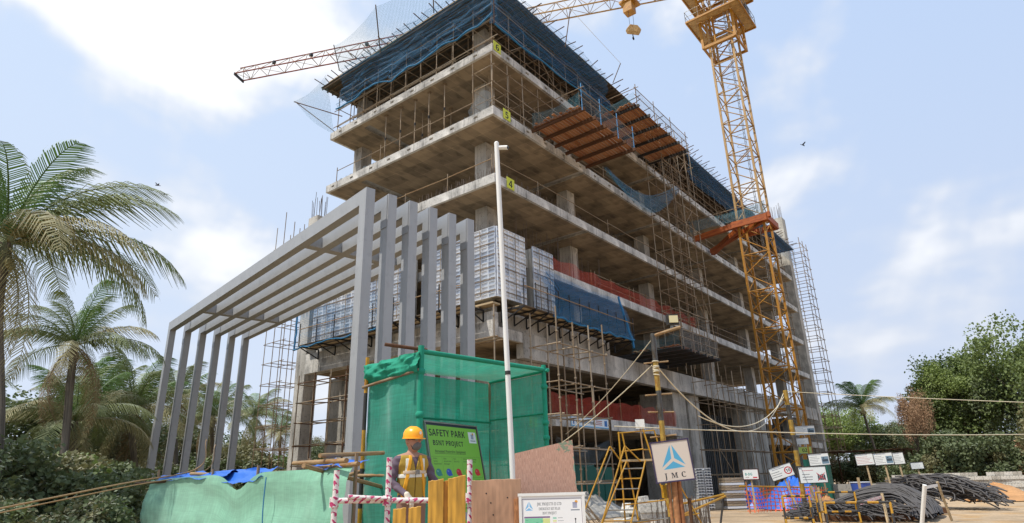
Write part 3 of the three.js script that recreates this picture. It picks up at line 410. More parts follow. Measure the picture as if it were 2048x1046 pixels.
brackets('black bracket walkway with blue net along the shaded side above the edge beam', range(0.3, 11, 0.97).map((x) => [x, 9.2, 0.03]), V(0, 0, 1));
brackets('black bracket walkway along the short sunlit side behind the portals', range(-13.6, -0.6, 1.62).map((z) => [-0.25, 9.25, z]), V(-1, 0, 0));
{ const t = netThing('deep blue net draped before the third storey by the bracket walkway', 'nets of the third storey'); const f = (o) => (u, v) => { const x = mix(2.6, 10.7, u); return [x, mix(9.1, 12.05 - 0.25 * u - 0.5 * (u < 0.1 ? 1 : 0), v) - 0.2 * v * Math.sin(u * 3.14), 1.45 - 0.9 * v * v + o + nz(u, v, 12, 421) * 0.35]; }; cloth(t, 'netting', f(0), 60, 20, M.blueNetF, 11, 4); cloth(t, 'netting', f(0.09), 60, 20, M.blueNet, 10.3, 3.7); put(t, 'gathered_hem', tubeG(range(0, 1, 0.05).map((u) => [mix(2.6, 10.9, u), 9.15 + rr(-0.08, 0.08), 1.42]), 0.05, 40, 6), M.blueRope); put(t, 'gathered_hem', tubeG(range(0, 1, 0.1).map((v) => [10.75 + rr(-0.1, 0.1), mix(8.7, 12, v), 1.45 - 0.8 * v]), 0.07, 30, 6), M.blueRope); }
{ const t = netThing('light blue net round the bracket walkway behind the portals', 'nets of the third storey'); cloth(t, 'netting', (u, v) => [-1.55 + nz(u, v, 12, 431) * 0.3, mix(9.2, 11.3 + 0.3 * Math.sin(u * 7), v) - 0.2 * v * Math.sin(u * 6.2) ** 2, mix(-14.2, -6.5, u)], 50, 16, M.blueNet, 9, 3); put(t, 'gathered_hem', tubeG(range(0, 1, 0.06).map((u) => [-1.58, 9.18 + rr(-0.07, 0.07), mix(-14.2, -6.5, u)]), 0.04, 40, 6), M.blueRope); put(t, 'gathered_hem', tubeG(range(0, 1, 0.1).map((v) => [-1.5 + rr(-0.06, 0.06), mix(9.1, 11.6, v), -14.15]), 0.05, 20, 6), M.blueRope); }
function barrierMesh(label, x0, x1, y, h) { const t = thing('barrier_mesh', label, 'barrier mesh', 'red barrier meshes on the slabs'); cloth(t, 'mesh', (u, v) => [mix(x0, x1, u), y + v * h * (1 - 0.12 * Math.sin(u * 25) ** 2) , -0.25 + nz(u, v, 12, 441) * 0.3 + 0.1 * Math.sin(u * 60)], 80, 6, M.redMesh, (x1 - x0) / 0.5, h / 0.5); for (let x = x0; x <= x1; x += 2.4) bar(t, 'post', [x, y - 0.02, -0.3], [x, y + h + 0.2, -0.3], 0.022, M.bamboo); }
barrierMesh('long red barrier mesh along the edge of the third slab', 4.6, 25, 12.44, 0.95); barrierMesh('red barrier mesh on the first slab above the site banner', 4.5, 19.3, 4.73, 1.1);
{ const t = thing('site_banner', 'white and blue site banner fixed to the first slab edge under red mesh', 'banner'); const b = put(t, 'banner_sheet', new THREE.BoxGeometry(3.9, 0.52, 0.02), std({ map: canvasTex(512, 68, (c) => { c.fillStyle = '#6fb0d8'; c.fillRect(0, 0, 512, 68); c.fillStyle = '#d9e2e8'; c.fillRect(8, 7, 496, 54); c.fillStyle = '#2b5d9a'; c.fillRect(24, 14, 16, 40); c.fillStyle = '#333c48'; for (let i = 0; i < 22; i++) { c.fillRect(62 + i * 11, 24 + (i * 7) % 8, 7, 18); c.fillRect(62 + i * 11, 24 + (i * 5) % 14, 9, 4); } c.fillStyle = '#a05a52'; c.fillRect(320, 18, 90, 6); c.fillRect(320, 30, 84, 6); c.fillRect(320, 42, 88, 6); c.fillStyle = '#3a6fb0'; c.fillRect(440, 14, 40, 40); }), roughness: 0.7 })); b.position.set(7.7, 4.45, 0.03); b.rotation.x = 0.02; }
// ---------------------------------------------------------------- tower crane
{
  const t = thing('tower_crane', 'tall yellow lattice tower crane tied to the long facade', 'crane'); t.position.set(26.5, 0, 5);
  const h = 0.98, S = 2.95, C = [[-h, -h], [h, -h], [h, h], [-h, h]];
  for (let k = 0; k * S < 44; k++) {
    const s = sub(t, 'mast_section'), y = k * S, m = y < 19 ? M.crane : M.craneP, rc = 0.085;
    for (let i = 0; i < 4; i++) {
      const [x, z] = C[i], [X, Z] = C[(i + 1) % 4];
      beam(s, 'chord', [x, y, z], [x, y + S - 0.02, z], 0.16, 0.16, m);
      bar(s, 'cross_tube', [x, y + 0.05, z], [X, y + 0.05, Z], 0.05, m);
      bar(s, 'diagonal', [x, y + 0.08, z], [X, y + S / 2, Z], 0.042, m); bar(s, 'diagonal', [X, y + S / 2, Z], [x, y + S - 0.08, z], 0.042, m);
    }
    bar(s, 'plan_brace', [-h, y + 0.05, -h], [h, y + 0.05, h], 0.04, m);
    const lx = 0.35, lz = 0.3; for (const q of [-0.22, 0.22]) bar(s, 'ladder_rail', [lx + q, y, lz], [lx + q, y + S, lz], 0.022, M.galv); for (let q = 0.2; q < S; q += 0.42) bar(s, 'rung', [lx - 0.22, y + q, lz], [lx + 0.22, y + q, lz], 0.014, M.galv);
    if (y > 3 && k % 2) for (let q = 0.3; q < S; q += 0.9) put(s, 'ladder_hoop', tubeG([[lx - 0.3, y + q, lz], [lx - 0.34, y + q, lz - 0.42], [lx, y + q, lz - 0.72], [lx + 0.34, y + q, lz - 0.42], [lx + 0.3, y + q, lz]], 0.014, 12, 4), M.galv);
  }
  const cage = sub(t, 'climbing_frame'), c = 1.42, y0 = 37.2, y1 = 43.6;
  for (let i = 0; i < 4; i++) { const sx = C[i][0] / h, sz = C[i][1] / h, nx = C[(i + 1) % 4][0] / h, nz_ = C[(i + 1) % 4][1] / h; beam(cage, 'cage_post', [sx * c, y0, sz * c], [sx * c, y1, sz * c], 0.2, 0.2, M.crane);
    for (const y of [37.3, 40.2, 42.3, 43.5]) beam(cage, 'cage_ring', [sx * c, y, sz * c], [nx * c, y, nz_ * c], 0.14, 0.24, M.crane);
    bar(cage, 'cage_brace', [sx * c, 37.4, sz * c], [nx * c, 40.1, nz_ * c], 0.06, M.crane); bar(cage, 'cage_brace', [nx * c, 40.3, nz_ * c], [sx * c, 42.2, sz * c], 0.06, M.crane); bar(cage, 'cage_brace', [sx * c * 0.4 + nx * c * 0.6, 37.4, sz * c * 0.4 + nz_ * c * 0.6], [sx * c * 0.4 + nx * c * 0.6, 43.4, sz * c * 0.4 + nz_ * c * 0.6], 0.09, M.crane); }
  const deckAt = (y, w, nm) => { const p = sub(t, nm); for (const [a, b, cc, d] of [[-w, w, -w, -1.55], [-w, w, 1.55, w], [-w, -1.55, -1.54, 1.54], [1.55, w, -1.54, 1.54]]) put(p, 'grating', boxG(a, b, y, y + 0.05, cc, d, 1), M.craneP); for (const q of [-w, w]) { beam(p, 'toe_beam', [-w, y - 0.04, q], [w, y - 0.04, q], 0.1, 0.16, M.crane); beam(p, 'toe_beam', [q, y - 0.04, -w], [q, y - 0.04, w], 0.1, 0.16, M.crane); for (const r of [0.55, 1.1]) { bar(p, 'rail', [-w, y + r, q], [w, y + r, q], 0.022, M.galv); bar(p, 'rail', [q, y + r, -w], [q, y + r, w], 0.022, M.galv); } for (let s = -w; s <= w + 0.01; s += w / 2) { bar(p, 'rail_post', [s, y, q], [s, y + 1.1, q], 0.022, M.galv); bar(p, 'rail_post', [q, y, s], [q, y + 1.1, s], 0.022, M.galv); } } };
  deckAt(40.0, 2.35, 'work_deck'); deckAt(43.0, 2.5, 'upper_deck'); blk(t, 'hydraulic_unit', 0.5, 40.6, 2.0, 0.8, 1.0, 0.7, M.dark);
  { const p = put(t, 'name_board', new THREE.BoxGeometry(0.06, 1.35, 4.9), M.white); p.position.set(-2.56, 43.85, 0); const f = put(t, 'name_lettering', new THREE.PlaneGeometry(4.8, 1.25), std({ roughness: 0.6, map: canvasTex(512, 134, (g) => { g.fillStyle = '#e6e8ea'; g.fillRect(0, 0, 512, 134); g.fillStyle = '#2b3a4c'; g.font = 'bold 56px sans-serif'; g.fillText('SEN', 90, 118); }) })); f.position.set(-2.592, 43.85, 0); f.rotation.y = -Math.PI / 2; const q = put(t, 'name_board', new THREE.BoxGeometry(4.9, 1.3, 0.06), M.white); q.position.set(0, 43.85, 2.56); }
  put(t, 'slewing_ring', new THREE.CylinderGeometry(1.5, 1.5, 0.7, 24), M.crane).position.set(0, 44.4, 0);
  // jib, counter jib, head (mostly above the picture)
  const jib = sub(t, 'jib'), ang = Math.atan2(-20.5, -45); const D = V(Math.sin(ang), 0, Math.cos(ang)), N = V(D.z, 0, -D.x), J = (u, y, w) => D.clone().multiplyScalar(u).addScaledVector(N, w).add(V(0, y, 0));
  const Lj = 50.5, st = 2.1, yb = 44.55;
  for (let u = 1.2, k = 0; u < Lj - 0.5; u += st, k++) {
    const e = Math.min(Lj, u + st), ht = (x) => mix(1.75, 1.15, x / Lj), m = u > 16 ? M.jibRed : M.craneP, m2 = M.jibPale;
    for (const w of [-0.7, 0.7]) { bar(jib, 'lower_chord', J(u, yb, w), J(e, yb, w), 0.075, m); bar(jib, 'lattice', J(u, yb, w), J((u + e) / 2, yb + ht(u), 0), 0.032, m2); bar(jib, 'lattice', J((u + e) / 2, yb + ht(u), 0), J(e, yb, w), 0.032, m2); }
    bar(jib, 'upper_chord', J(u, yb + ht(u), 0), J(e, yb + ht(e), 0), 0.07, m); bar(jib, 'lattice', J(u, yb, -0.7), J(u, yb, 0.7), 0.032, m2); bar(jib, 'lattice', J(u, yb, k % 2 ? -0.7 : 0.7), J(e, yb, k % 2 ? 0.7 : -0.7), 0.026, m2);
  }
  beam(jib, 'end_frame', J(Lj, yb - 0.1, -0.8), J(Lj, yb - 0.1, 0.8), 0.12, 0.3, M.black); for (const u of [23, 29.5, 35, 41.5, 46]) blk(jib, 'lamp', ...J(u, yb + 0.75, 0.3).toArray(), 0.3, 0.3, 0.3, M.black); beam(jib, 'tie_bar_seat', J(24.5, yb + 1.7, 0), J(28, yb + 1.55, 0), 0.18, 0.16, M.craneP);
  bar(jib, 'tie_bar', J(28, yb + 1.6, 0), [0, 52, 0], 0.05, M.craneP);
  const cj = sub(t, 'counter_jib'); for (const w of [-0.8, 0.8]) beam(cj, 'girder', J(-1, yb, w), J(-13, yb, w), 0.16, 0.35, M.crane); blk(cj, 'counterweight', ...J(-11.5, yb - 0.6, 0).toArray(), 2.2, 2.2, 2.2, M.conc); bar(cj, 'tie_bar', J(-12, yb, 0), [0, 52, 0], 0.05, M.craneP);
  for (const [x, z] of C) bar(t, 'tower_head', [x * 0.8, 44.7, z * 0.8], [0, 52, 0], 0.09, M.crane);
  blk(t, 'operator_cab', 1.6, 46.0, 2.4, 1.4, 2.0, 1.6, M.white);
  const tr = sub(t, 'trolley'), hk = J(7.8, 0, 0), hx = hk.x, hz = hk.z; blk(tr, 'trolley_frame', hx, yb - 0.3, hz, 1.5, 0.25, 1.5, M.crane); for (const q of [-0.5, 0.5]) bar(tr, 'hoist_rope', [hx + q, yb - 0.3, hz], [hx + q * 0.9, 41.2, hz], 0.018, M.black);
  blk(tr, 'trolley_basket', hx - 0.2, yb - 1.0, hz, 0.9, 1.1, 0.9, M.crane);
  { const g = new THREE.Shape(); [[-0.65, 0], [-0.35, 0.42], [0.35, 0.42], [0.65, 0], [0.55, -0.3], [-0.55, -0.3]].forEach(([a, b], i) => i ? g.lineTo(a, b) : g.moveTo(a, b)); const e = put(tr, 'hook_block', new THREE.ExtrudeGeometry(g, { depth: 0.42, bevelEnabled: true, bevelSize: 0.04, bevelThickness: 0.04, bevelSegments: 1 }), M.craneP); e.position.set(hx, 41.0, hz); e.rotation.y = -0.7; put(tr, 'hook', tubeG([[hx, 40.75, hz], [hx, 40.45, hz], [hx + 0.14, 40.25, hz], [hx, 40.1, hz], [hx - 0.16, 40.25, hz]], 0.05, 16, 6), M.black); }
  const ties = sub(t, 'mast_ties'); for (const a of [-1.35, 1.35]) { beam(ties, 'collar', [a, 20.3, -1.35], [a, 20.3, 1.35], 0.2, 0.5, M.strut); beam(ties, 'collar', [-1.35, 20.3, a], [1.35, 20.3, a], 0.2, 0.5, M.strut); }
  beam(ties, 'tie_strut', [-1.2, 20.5, 1.6], [-0.9, 20.15, -4.7], 0.35, 0.42, M.strut); beam(ties, 'tie_strut', [-0.4, 20.2, -1.2], [3.3, 20.1, -4.8], 0.35, 0.42, M.strut); beam(ties, 'tie_strut', [-1.2, 20.2, 1.2], [2.7, 20.05, -4.7], 0.3, 0.35, M.strut);
  cloth(ties, 'tie_net', (u, v) => [-1.45 + nz(u, v, 8, 451) * 0.2, 20.6 + v * (1.0 - 0.2 * Math.sin(u * 3.1)), mix(1.4, -4.8, u)], 20, 6, M.tealNet, 6, 1.5); cloth(ties, 'tie_net', (u, v) => [-1.38 + nz(u, v, 8, 453) * 0.2, 20.6 + v * (0.95 - 0.2 * Math.sin(u * 3.1)), mix(1.4, -4.8, u)], 20, 6, M.greyNet, 7, 1.5); bar(ties, 'tie_rail', [-1.45, 21.6, 1.4], [-1.45, 21.6, -4.8], 0.025, M.pipe);
  put(t, 'base_block', boxG(-2.6, 2.6, -0.4, 0.35, -2.6, 2.6), M.concD);
}
// ---------------------------------------------------------------- vegetation
const leafM = (r, g, b, tr = 0.42) => new THREE.MeshPhysicalMaterial({ color: rgb(r, g, b), roughness: 0.75, transmission: tr, thickness: 0, side: THREE.DoubleSide, map: T.leaf });
const L = { palm: leafM(0.47, 0.52, 0.31, 0.28), palmY: leafM(0.62, 0.59, 0.42, 0.25), palmG: leafM(0.38, 0.52, 0.25, 0.3), palmD: leafM(0.55, 0.45, 0.32, 0.15), tree: leafM(0.48, 0.56, 0.29), treeL: leafM(0.59, 0.67, 0.35), treeD: leafM(0.43, 0.49, 0.32), olive: leafM(0.55, 0.54, 0.38), brown: leafM(0.72, 0.58, 0.47, 0.2), bark: std({ map: T.bark, roughness: 0.95 }), barkP: std({ map: T.bark, color: rgb(1, 0.96, 0.9), roughness: 0.95 }) };
function frondG(len, rise, drop, seed, twist = 0.5) {
  const r = rng(seed), g = new Acc(1), n = 54; const at = (t) => V(len * (t * (1 - 0.22 * t * t)), len * (rise * t - drop * t * t), 0);
  for (let i = 0; i < 8; i++) g.bar(at(i / 8), at((i + 1) / 8), 0.035 * (1 - i / 9), 4, 0.035 * (1 - (i + 1) / 9));
  for (let i = 3; i < n; i++) for (const s of [-1, 1]) {
    const t = (i + r() * 0.6) / n, p = at(t), tan = at(t + 0.01).sub(p).normalize(), l = len * 0.25 * Math.pow(Math.sin(Math.PI * Math.min(1, 0.12 + t * 0.86)), 0.6) * (0.8 + 0.35 * r());
    const d1 = tan.clone().multiplyScalar(0.62).add(V(0, -0.12 - 0.3 * twist * r(), s * 0.8)).normalize(), d2 = tan.clone().multiplyScalar(0.45).add(V(0, -0.75 - 0.5 * twist, s * 0.45)).normalize();
    const w = 0.009 * len * 0.5, wv = tan.clone().multiplyScalar(w), a = p, m = p.clone().addScaledVector(d1, l * 0.5), e = m.clone().addScaledVector(d2, l * (0.5 + 0.2 * r()));
    g.quad(a.clone().sub(wv), a.clone().add(wv), m.clone().add(wv), m.clone().sub(wv)); g.quad(m.clone().sub(wv), m.clone().add(wv), e.clone().addScaledVector(wv, 0.2), e.clone().addScaledVector(wv, -0.2));
  }
  return g.geo();
}
const FR = { up: [frondG(4.2, 0.45, 0.35, 1, 0.3), frondG(4.0, 0.4, 0.45, 2, 0.4)], mid: [frondG(4.6, 0.28, 0.6, 3, 0.6), frondG(4.4, 0.25, 0.75, 4, 0.7), frondG(4.8, 0.3, 0.5, 5, 0.5)], low: [frondG(4.2, 0.05, 0.75, 6, 1), frondG(4.0, -0.1, 0.6, 7, 1)] };
function palm(label, x, y, z, sc, seed, lean = 0.6, extra = [], nf = 26, kmax = 1, tr = 0.17) {
  const r = rng(seed), t = thing('coconut_palm', label, 'palm', 'coconut palms'); t.position.set(x, 0, z);
  const c = V(0, y, 0), pts = [V(lean * 1.3, -0.2, lean), V(lean * 0.9, y * 0.4, lean * 0.6), V(0.1, y * 0.8, 0.05), c];
  const tg = new THREE.TubeGeometry(new THREE.CatmullRomCurve3(pts), 20, tr * Math.sqrt(sc), 8); put(t, 'trunk', tg, L.bark);
  const n = nf; for (let i = 0; i < n; i++) {
    const k = i / n * kmax, a = i * 2.39996 + r() * 0.5, kind = k < 0.3 ? 'up' : k < 0.78 ? 'mid' : 'low', g = FR[kind][Math.floor(r() * FR[kind].length)], m = put(t, 'frond', g, kind === 'low' ? (r() < 0.5 ? L.palmD : L.palmY) : kind === 'up' ? (r() < 0.6 ? L.palmG : L.palm) : r() < 0.65 ? L.palm : L.palmY);
    m.position.copy(c); m.rotation.set(0, a, kind === 'up' ? 1.0 - k * 1.8 + r() * 0.2 : kind === 'mid' ? 0.5 - (k - 0.3) * 1.5 + r() * 0.25 : -0.45 - r() * 0.4, 'YXZ'); m.scale.setScalar(sc * (0.85 + 0.3 * r()));
  }
  for (const [a, e, s] of extra) { const m = put(t, 'frond', FR.mid[0], L.palm); m.position.copy(c); m.rotation.set(0, a, e, 'YXZ'); m.scale.setScalar(s); }
  for (let i = 0; i < 7; i++) { const m = put(t, 'coconut', new THREE.SphereGeometry(0.11 * sc, 8, 6), L.palmY); m.position.set(c.x + (r() - 0.5) * 0.6, c.y - 0.25 - r() * 0.35, c.z + (r() - 0.5) * 0.6); m.scale.y = 1.25; }
  return t;
}
palm('large coconut palm rising closest to the portals with long arching fronds', -18.3, 7.6, -1.0, 0.95, 11, 0.7, [[-0.75, 0.62, 1.05], [-0.62, 0.22, 1.1], [-0.7, -0.12, 1.05], [-0.5, 0.9, 1.0]]);
palm('coconut palm with drooping crown just above the shrubs beside the large palm', -12.66, 7.7, -13.56, 0.85, 23, 0.4);
palm('coconut palm with bright upright centre spear beside the outermost portal', -6.95, 5.9, -21.13, 1.1, 31);
palm('short coconut palm half sunk in the shrubs below the large palm', -10.65, 4.9, -18.18, 1.05, 41);
palm('far coconut palm seen between the first and second far portal posts', 0.61, 8.2, -33.15, 1.0, 53);
palm('small far coconut palm beside the last far portal post and the column cage', 11.76, 8.2, -40.95, 1.05, 61);
palm('far coconut palm seen between the middle far portal posts', 4.86, 7.5, -35.58, 1.0, 71);
palm('coconut palm behind the short half sunk palm', -5.81, 7.0, -29.22, 1.0, 83);
palm('dim far coconut palm behind the portal posts', 10.14, 8.0, -49.68, 0.95, 91);
palm('dim far coconut palm seen through the column cage', 20.24, 7.4, -49.87, 0.95, 97);
palm('coconut palm outside the portals far along the tree belt', -16.5, 6.2, -20.0, 0.9, 99);
palm('lone coconut palm with thin trunk behind the row of notice boards', 52.02, 7.7, 5.66, 0.98, 103, 0.5, [], 22, 0.72, 0.12);
function crownG(seed, n, clumps, leaf, flat = 1) { // leaf-sized faces gathered in clumps through the crown's volume
  const r = rng(seed), g = new Acc(1), cs = []; for (let i = 0; i < clumps; i++) { let v; do v = V(r() * 2 - 1, r() * 2 - 1, r() * 2 - 1); while (v.length() > 1 || v.length() < 0.35); v.multiplyScalar(0.86); v.y *= flat; cs.push([v, 0.16 + 0.2 * r()]); }
  for (let i = 0; i < n; i++) { const [c, s] = cs[Math.floor(r() * clumps)]; const d = V(r() * 2 - 1, r() * 2 - 1, r() * 2 - 1).normalize(), p = c.clone().addScaledVector(d, s * Math.pow(r(), 0.4)); const a = V(r() - 0.5, r() - 0.7, r() - 0.5).normalize(), b = V(r() - 0.5, r() - 0.5, r() - 0.5).cross(a).normalize(); const l = leaf * (0.6 + 0.8 * r()); a.multiplyScalar(l); b.multiplyScalar(l * 0.45); const q = p.clone().add(a); g.quad(p, p.clone().addScaledVector(a, 0.5).add(b), q, p.clone().addScaledVector(a, 0.5).sub(b)); }
  return g.geo();
}
const CR = [crownG(1, 19000, 70, 0.045), crownG(2, 19000, 90, 0.042), crownG(3, 15000, 56, 0.05), crownG(4, 9000, 60, 0.04)], BU = [crownG(5, 7000, 44, 0.085, 0.8), crownG(6, 7000, 36, 0.09, 0.8), crownG(7, 6500, 40, 0.075, 0.9)];
function tree(name, label, cat_, group, x, z, y, rx, ry, mats, geos, seed, bark = L.bark, trunkR = 0.28) {
  const r = rng(seed), t = thing(name, label, cat_, group); t.position.set(x, 0, z);
  const tk = new Acc(1); const top = V((r() - 0.5) * rx * 0.4, y, (r() - 0.5) * rx * 0.4); tk.bar([0, -0.2, 0], top.clone().multiplyScalar(0.5), trunkR, 8, trunkR * 0.75); tk.bar(top.clone().multiplyScalar(0.5), top, trunkR * 0.75, 8, trunkR * 0.4);
  for (let i = 0; i < 9; i++) { const a = r() * 6.28, s = top.clone().multiplyScalar(0.45 + r() * 0.45); tk.bar(s, [s.x + Math.cos(a) * rx * 0.6, s.y + ry * (0.2 + 0.5 * r()), s.z + Math.sin(a) * rx * 0.6], trunkR * 0.35, 6, trunkR * 0.08); }
  put(t, 'trunk', tk.geo(), bark);
  geos.forEach((g, i) => { const m = put(t, 'crown', g, mats[i % mats.length]); m.position.set((r() - 0.5) * rx * 0.5, y + (r() - 0.35) * ry * 0.6, (r() - 0.5) * rx * 0.5); m.rotation.y = r() * 6.28; const s = i ? 0.55 + 0.3 * r() : 1; m.scale.set(rx * s, ry * s, rx * s); });
  return t;
}
const TG = 'trees beyond the building';
tree('broadleaf_tree', 'tall dense green tree beyond the block wall with pale limbs', 'tree', TG, 40.5, 14.6, 6.6, 4.0, 4.3, [L.tree, L.treeL, L.treeD], [CR[0], CR[1], CR[2], CR[1]], 201, L.barkP, 0.3);
tree('broadleaf_tree', 'second dense green tree merging with the tall tree by the block wall', 'tree', TG, 37, 19.2, 6.4, 4.2, 4.6, [L.tree, L.treeD, L.treeL], [CR[1], CR[0], CR[2]], 211, L.barkP, 0.3);
tree('dead_tree', 'withered brown tree standing against the tall dense green tree', 'tree', TG, 35.9, 11.6, 5.6, 1.3, 2.7, [L.brown], [CR[3], CR[3]], 221, L.barkP, 0.14);
tree('broadleaf_tree', 'pale hazy tree next to the wrapped tall column', 'tree', TG, 73.8, -2.6, 6.2, 5, 4.4, [L.treeL, L.tree], [CR[3], CR[3], CR[2]], 231);
tree('broadleaf_tree', 'low grey green tree behind the lone palm', 'tree', TG, 78, 0.5, 5.0, 4.4, 3.4, [L.treeD, L.tree], [CR[2], CR[3]], 241);
tree('broadleaf_tree', 'low olive tree between the lone palm and withered brown tree', 'tree', TG, 80, 4.2, 4.4, 4.6, 3.2, [L.olive, L.treeD], [CR[2], CR[1]], 251);
tree('broadleaf_tree', 'round green tree behind the withered brown tree', 'tree', TG, 70, 9.5, 4.6, 4.2, 3.6, [L.treeD, L.tree], [CR[1], CR[2]], 261);
for (let i = 0; i < 9; i++) { const d = [['low leafy olive shrub under the dense tree', 33.6, 11.4, 1.6, 2.2, 1.8], ['leafy green shrub beside the block wall under the tall tree', 31, 13.9, 1.8, 2.0, 2.0], ['dry brown shrub between the shed roof and the withered tree', 38, 9.2, 1.6, 2.4, 1.7], ['broad green shrub at the end of the block wall', 31.5, 16.6, 1.9, 2.2, 2.2], ['olive shrub behind the three notice boards', 46, 6.4, 1.6, 2.6, 1.9], ['dry shrub seen under the shed roof', 47, 3.4, 1.4, 2.4, 1.6], ['green shrub close to the foot of the tall tree', 36, 14.2, 2.0, 2.4, 2.3], ['dry olive shrub behind the wrapped tall column', 62, 3.2, 1.6, 2.6, 1.8], ['large green shrub beyond the block wall end', 30, 19.5, 2.2, 2.6, 2.6]][i]; tree('shrub', d[0], 'shrub', 'shrubs beyond the block wall', d[1], d[2], d[3], d[4], d[5], i % 3 === 2 ? [L.olive, L.brown] : [L.treeD, L.olive], [BU[i % 3], BU[(i + 1) % 3]], 300 + i, L.bark, 0.06); }
[['dense dark shrub below the large palm', -15.7, -0.9, 1.0, 1.5, 1.2], ['dense shrub with yellow green leaves near the ropes', -14.2, -2.6, 1.1, 1.6, 1.25], ['low shrub next to the green mesh fence end', -16.2, 2.6, 0.6, 1.2, 0.95], ['tall shrub behind the outermost far portal post', -12.6, -9.5, 1.3, 1.9, 1.5], ['tall shrub under the drooping palm', -14.9, -5.2, 1.5, 2.0, 1.6], ['broad shrub outside the large palm', -17.4, -1.4, 1.3, 1.8, 1.5], ['broad shrub between the second and third far posts', -3.5, -25.5, 1.8, 2.6, 2.0], ['shrub between the fourth and fifth far posts', 0.5, -27.5, 1.8, 2.8, 2.0], ['shrub by the foot of the free column cage', 4.5, -29, 1.8, 2.8, 2.1], ['shrub behind the half sunk short palm', -8.2, -24.0, 1.7, 2.4, 1.9], ['shrub beyond the dense shrubs towards the far palms', -16.5, -9.0, 1.6, 2.4, 1.9], ['low shrub in front of the dense dark shrub', -18.4, 3.2, 0.7, 1.3, 1.0], ['shrub far behind the portals', 2, -26, 2.0, 3.2, 2.4], ['shrub far behind the column cage', 9, -32, 2.2, 3.6, 2.8]].forEach((d, i) => tree('shrub', d[0], 'shrub', 'shrubs under the palms', d[1], d[2], d[3], d[4], d[5], i % 3 === 1 ? [L.tree, L.olive] : [L.treeD, L.olive], [BU[i % 3], BU[(i + 2) % 3]], 400 + i, L.bark, 0.06));
[['dark tree in the belt behind the drooping palm', -14, -24, 3.4], ['dark tree in the belt behind the bright spear palm', -4, -32, 3.6], ['dark tree in the belt seen between the far posts', 5, -44, 4.4], ['dark tree in the belt seen through the column cage', 16, -54, 4.6], ['dark tree at the outer end of the palm belt', -20, -16, 3.2], ['dark tree in the belt behind the building end', 30, -58, 5]].forEach((d, i) => tree('broadleaf_tree', d[0], 'tree', 'dark trees in the palm belt', d[1], d[2], d[3], 4.4, 3.2, [L.treeD, L.olive], [CR[2], CR[1]], 500 + i));
{ // three small birds
  const bm = std({ color: rgb(0.2, 0.2, 0.22) }); [[-1.55, 27.73, -38.3], [-0.93, 27.03, -38.1], [37.15, 31.26, 7.7]].forEach((p, i) => { const g = new Acc(1); g.bar([-0.22, 0, 0], [0.22, 0, 0], 0.05, 5, 0.02); g.quad(V(0.06, 0.02, 0), V(-0.1, 0.02, 0), V(-0.14, 0.2, 0.45), V(-0.05, 0.2, 0.45)); g.quad(V(-0.1, 0.02, 0), V(0.06, 0.02, 0), V(-0.05, 0.22, -0.45), V(-0.14, 0.22, -0.45)); const m = put(scene, 'bird', g.geo(), bm); m.position.set(...p); m.rotation.set(0.4, i, 0.2); tag(m, 'tiny dark bird gliding in the open sky', 'bird', 'birds in the sky'); });
}
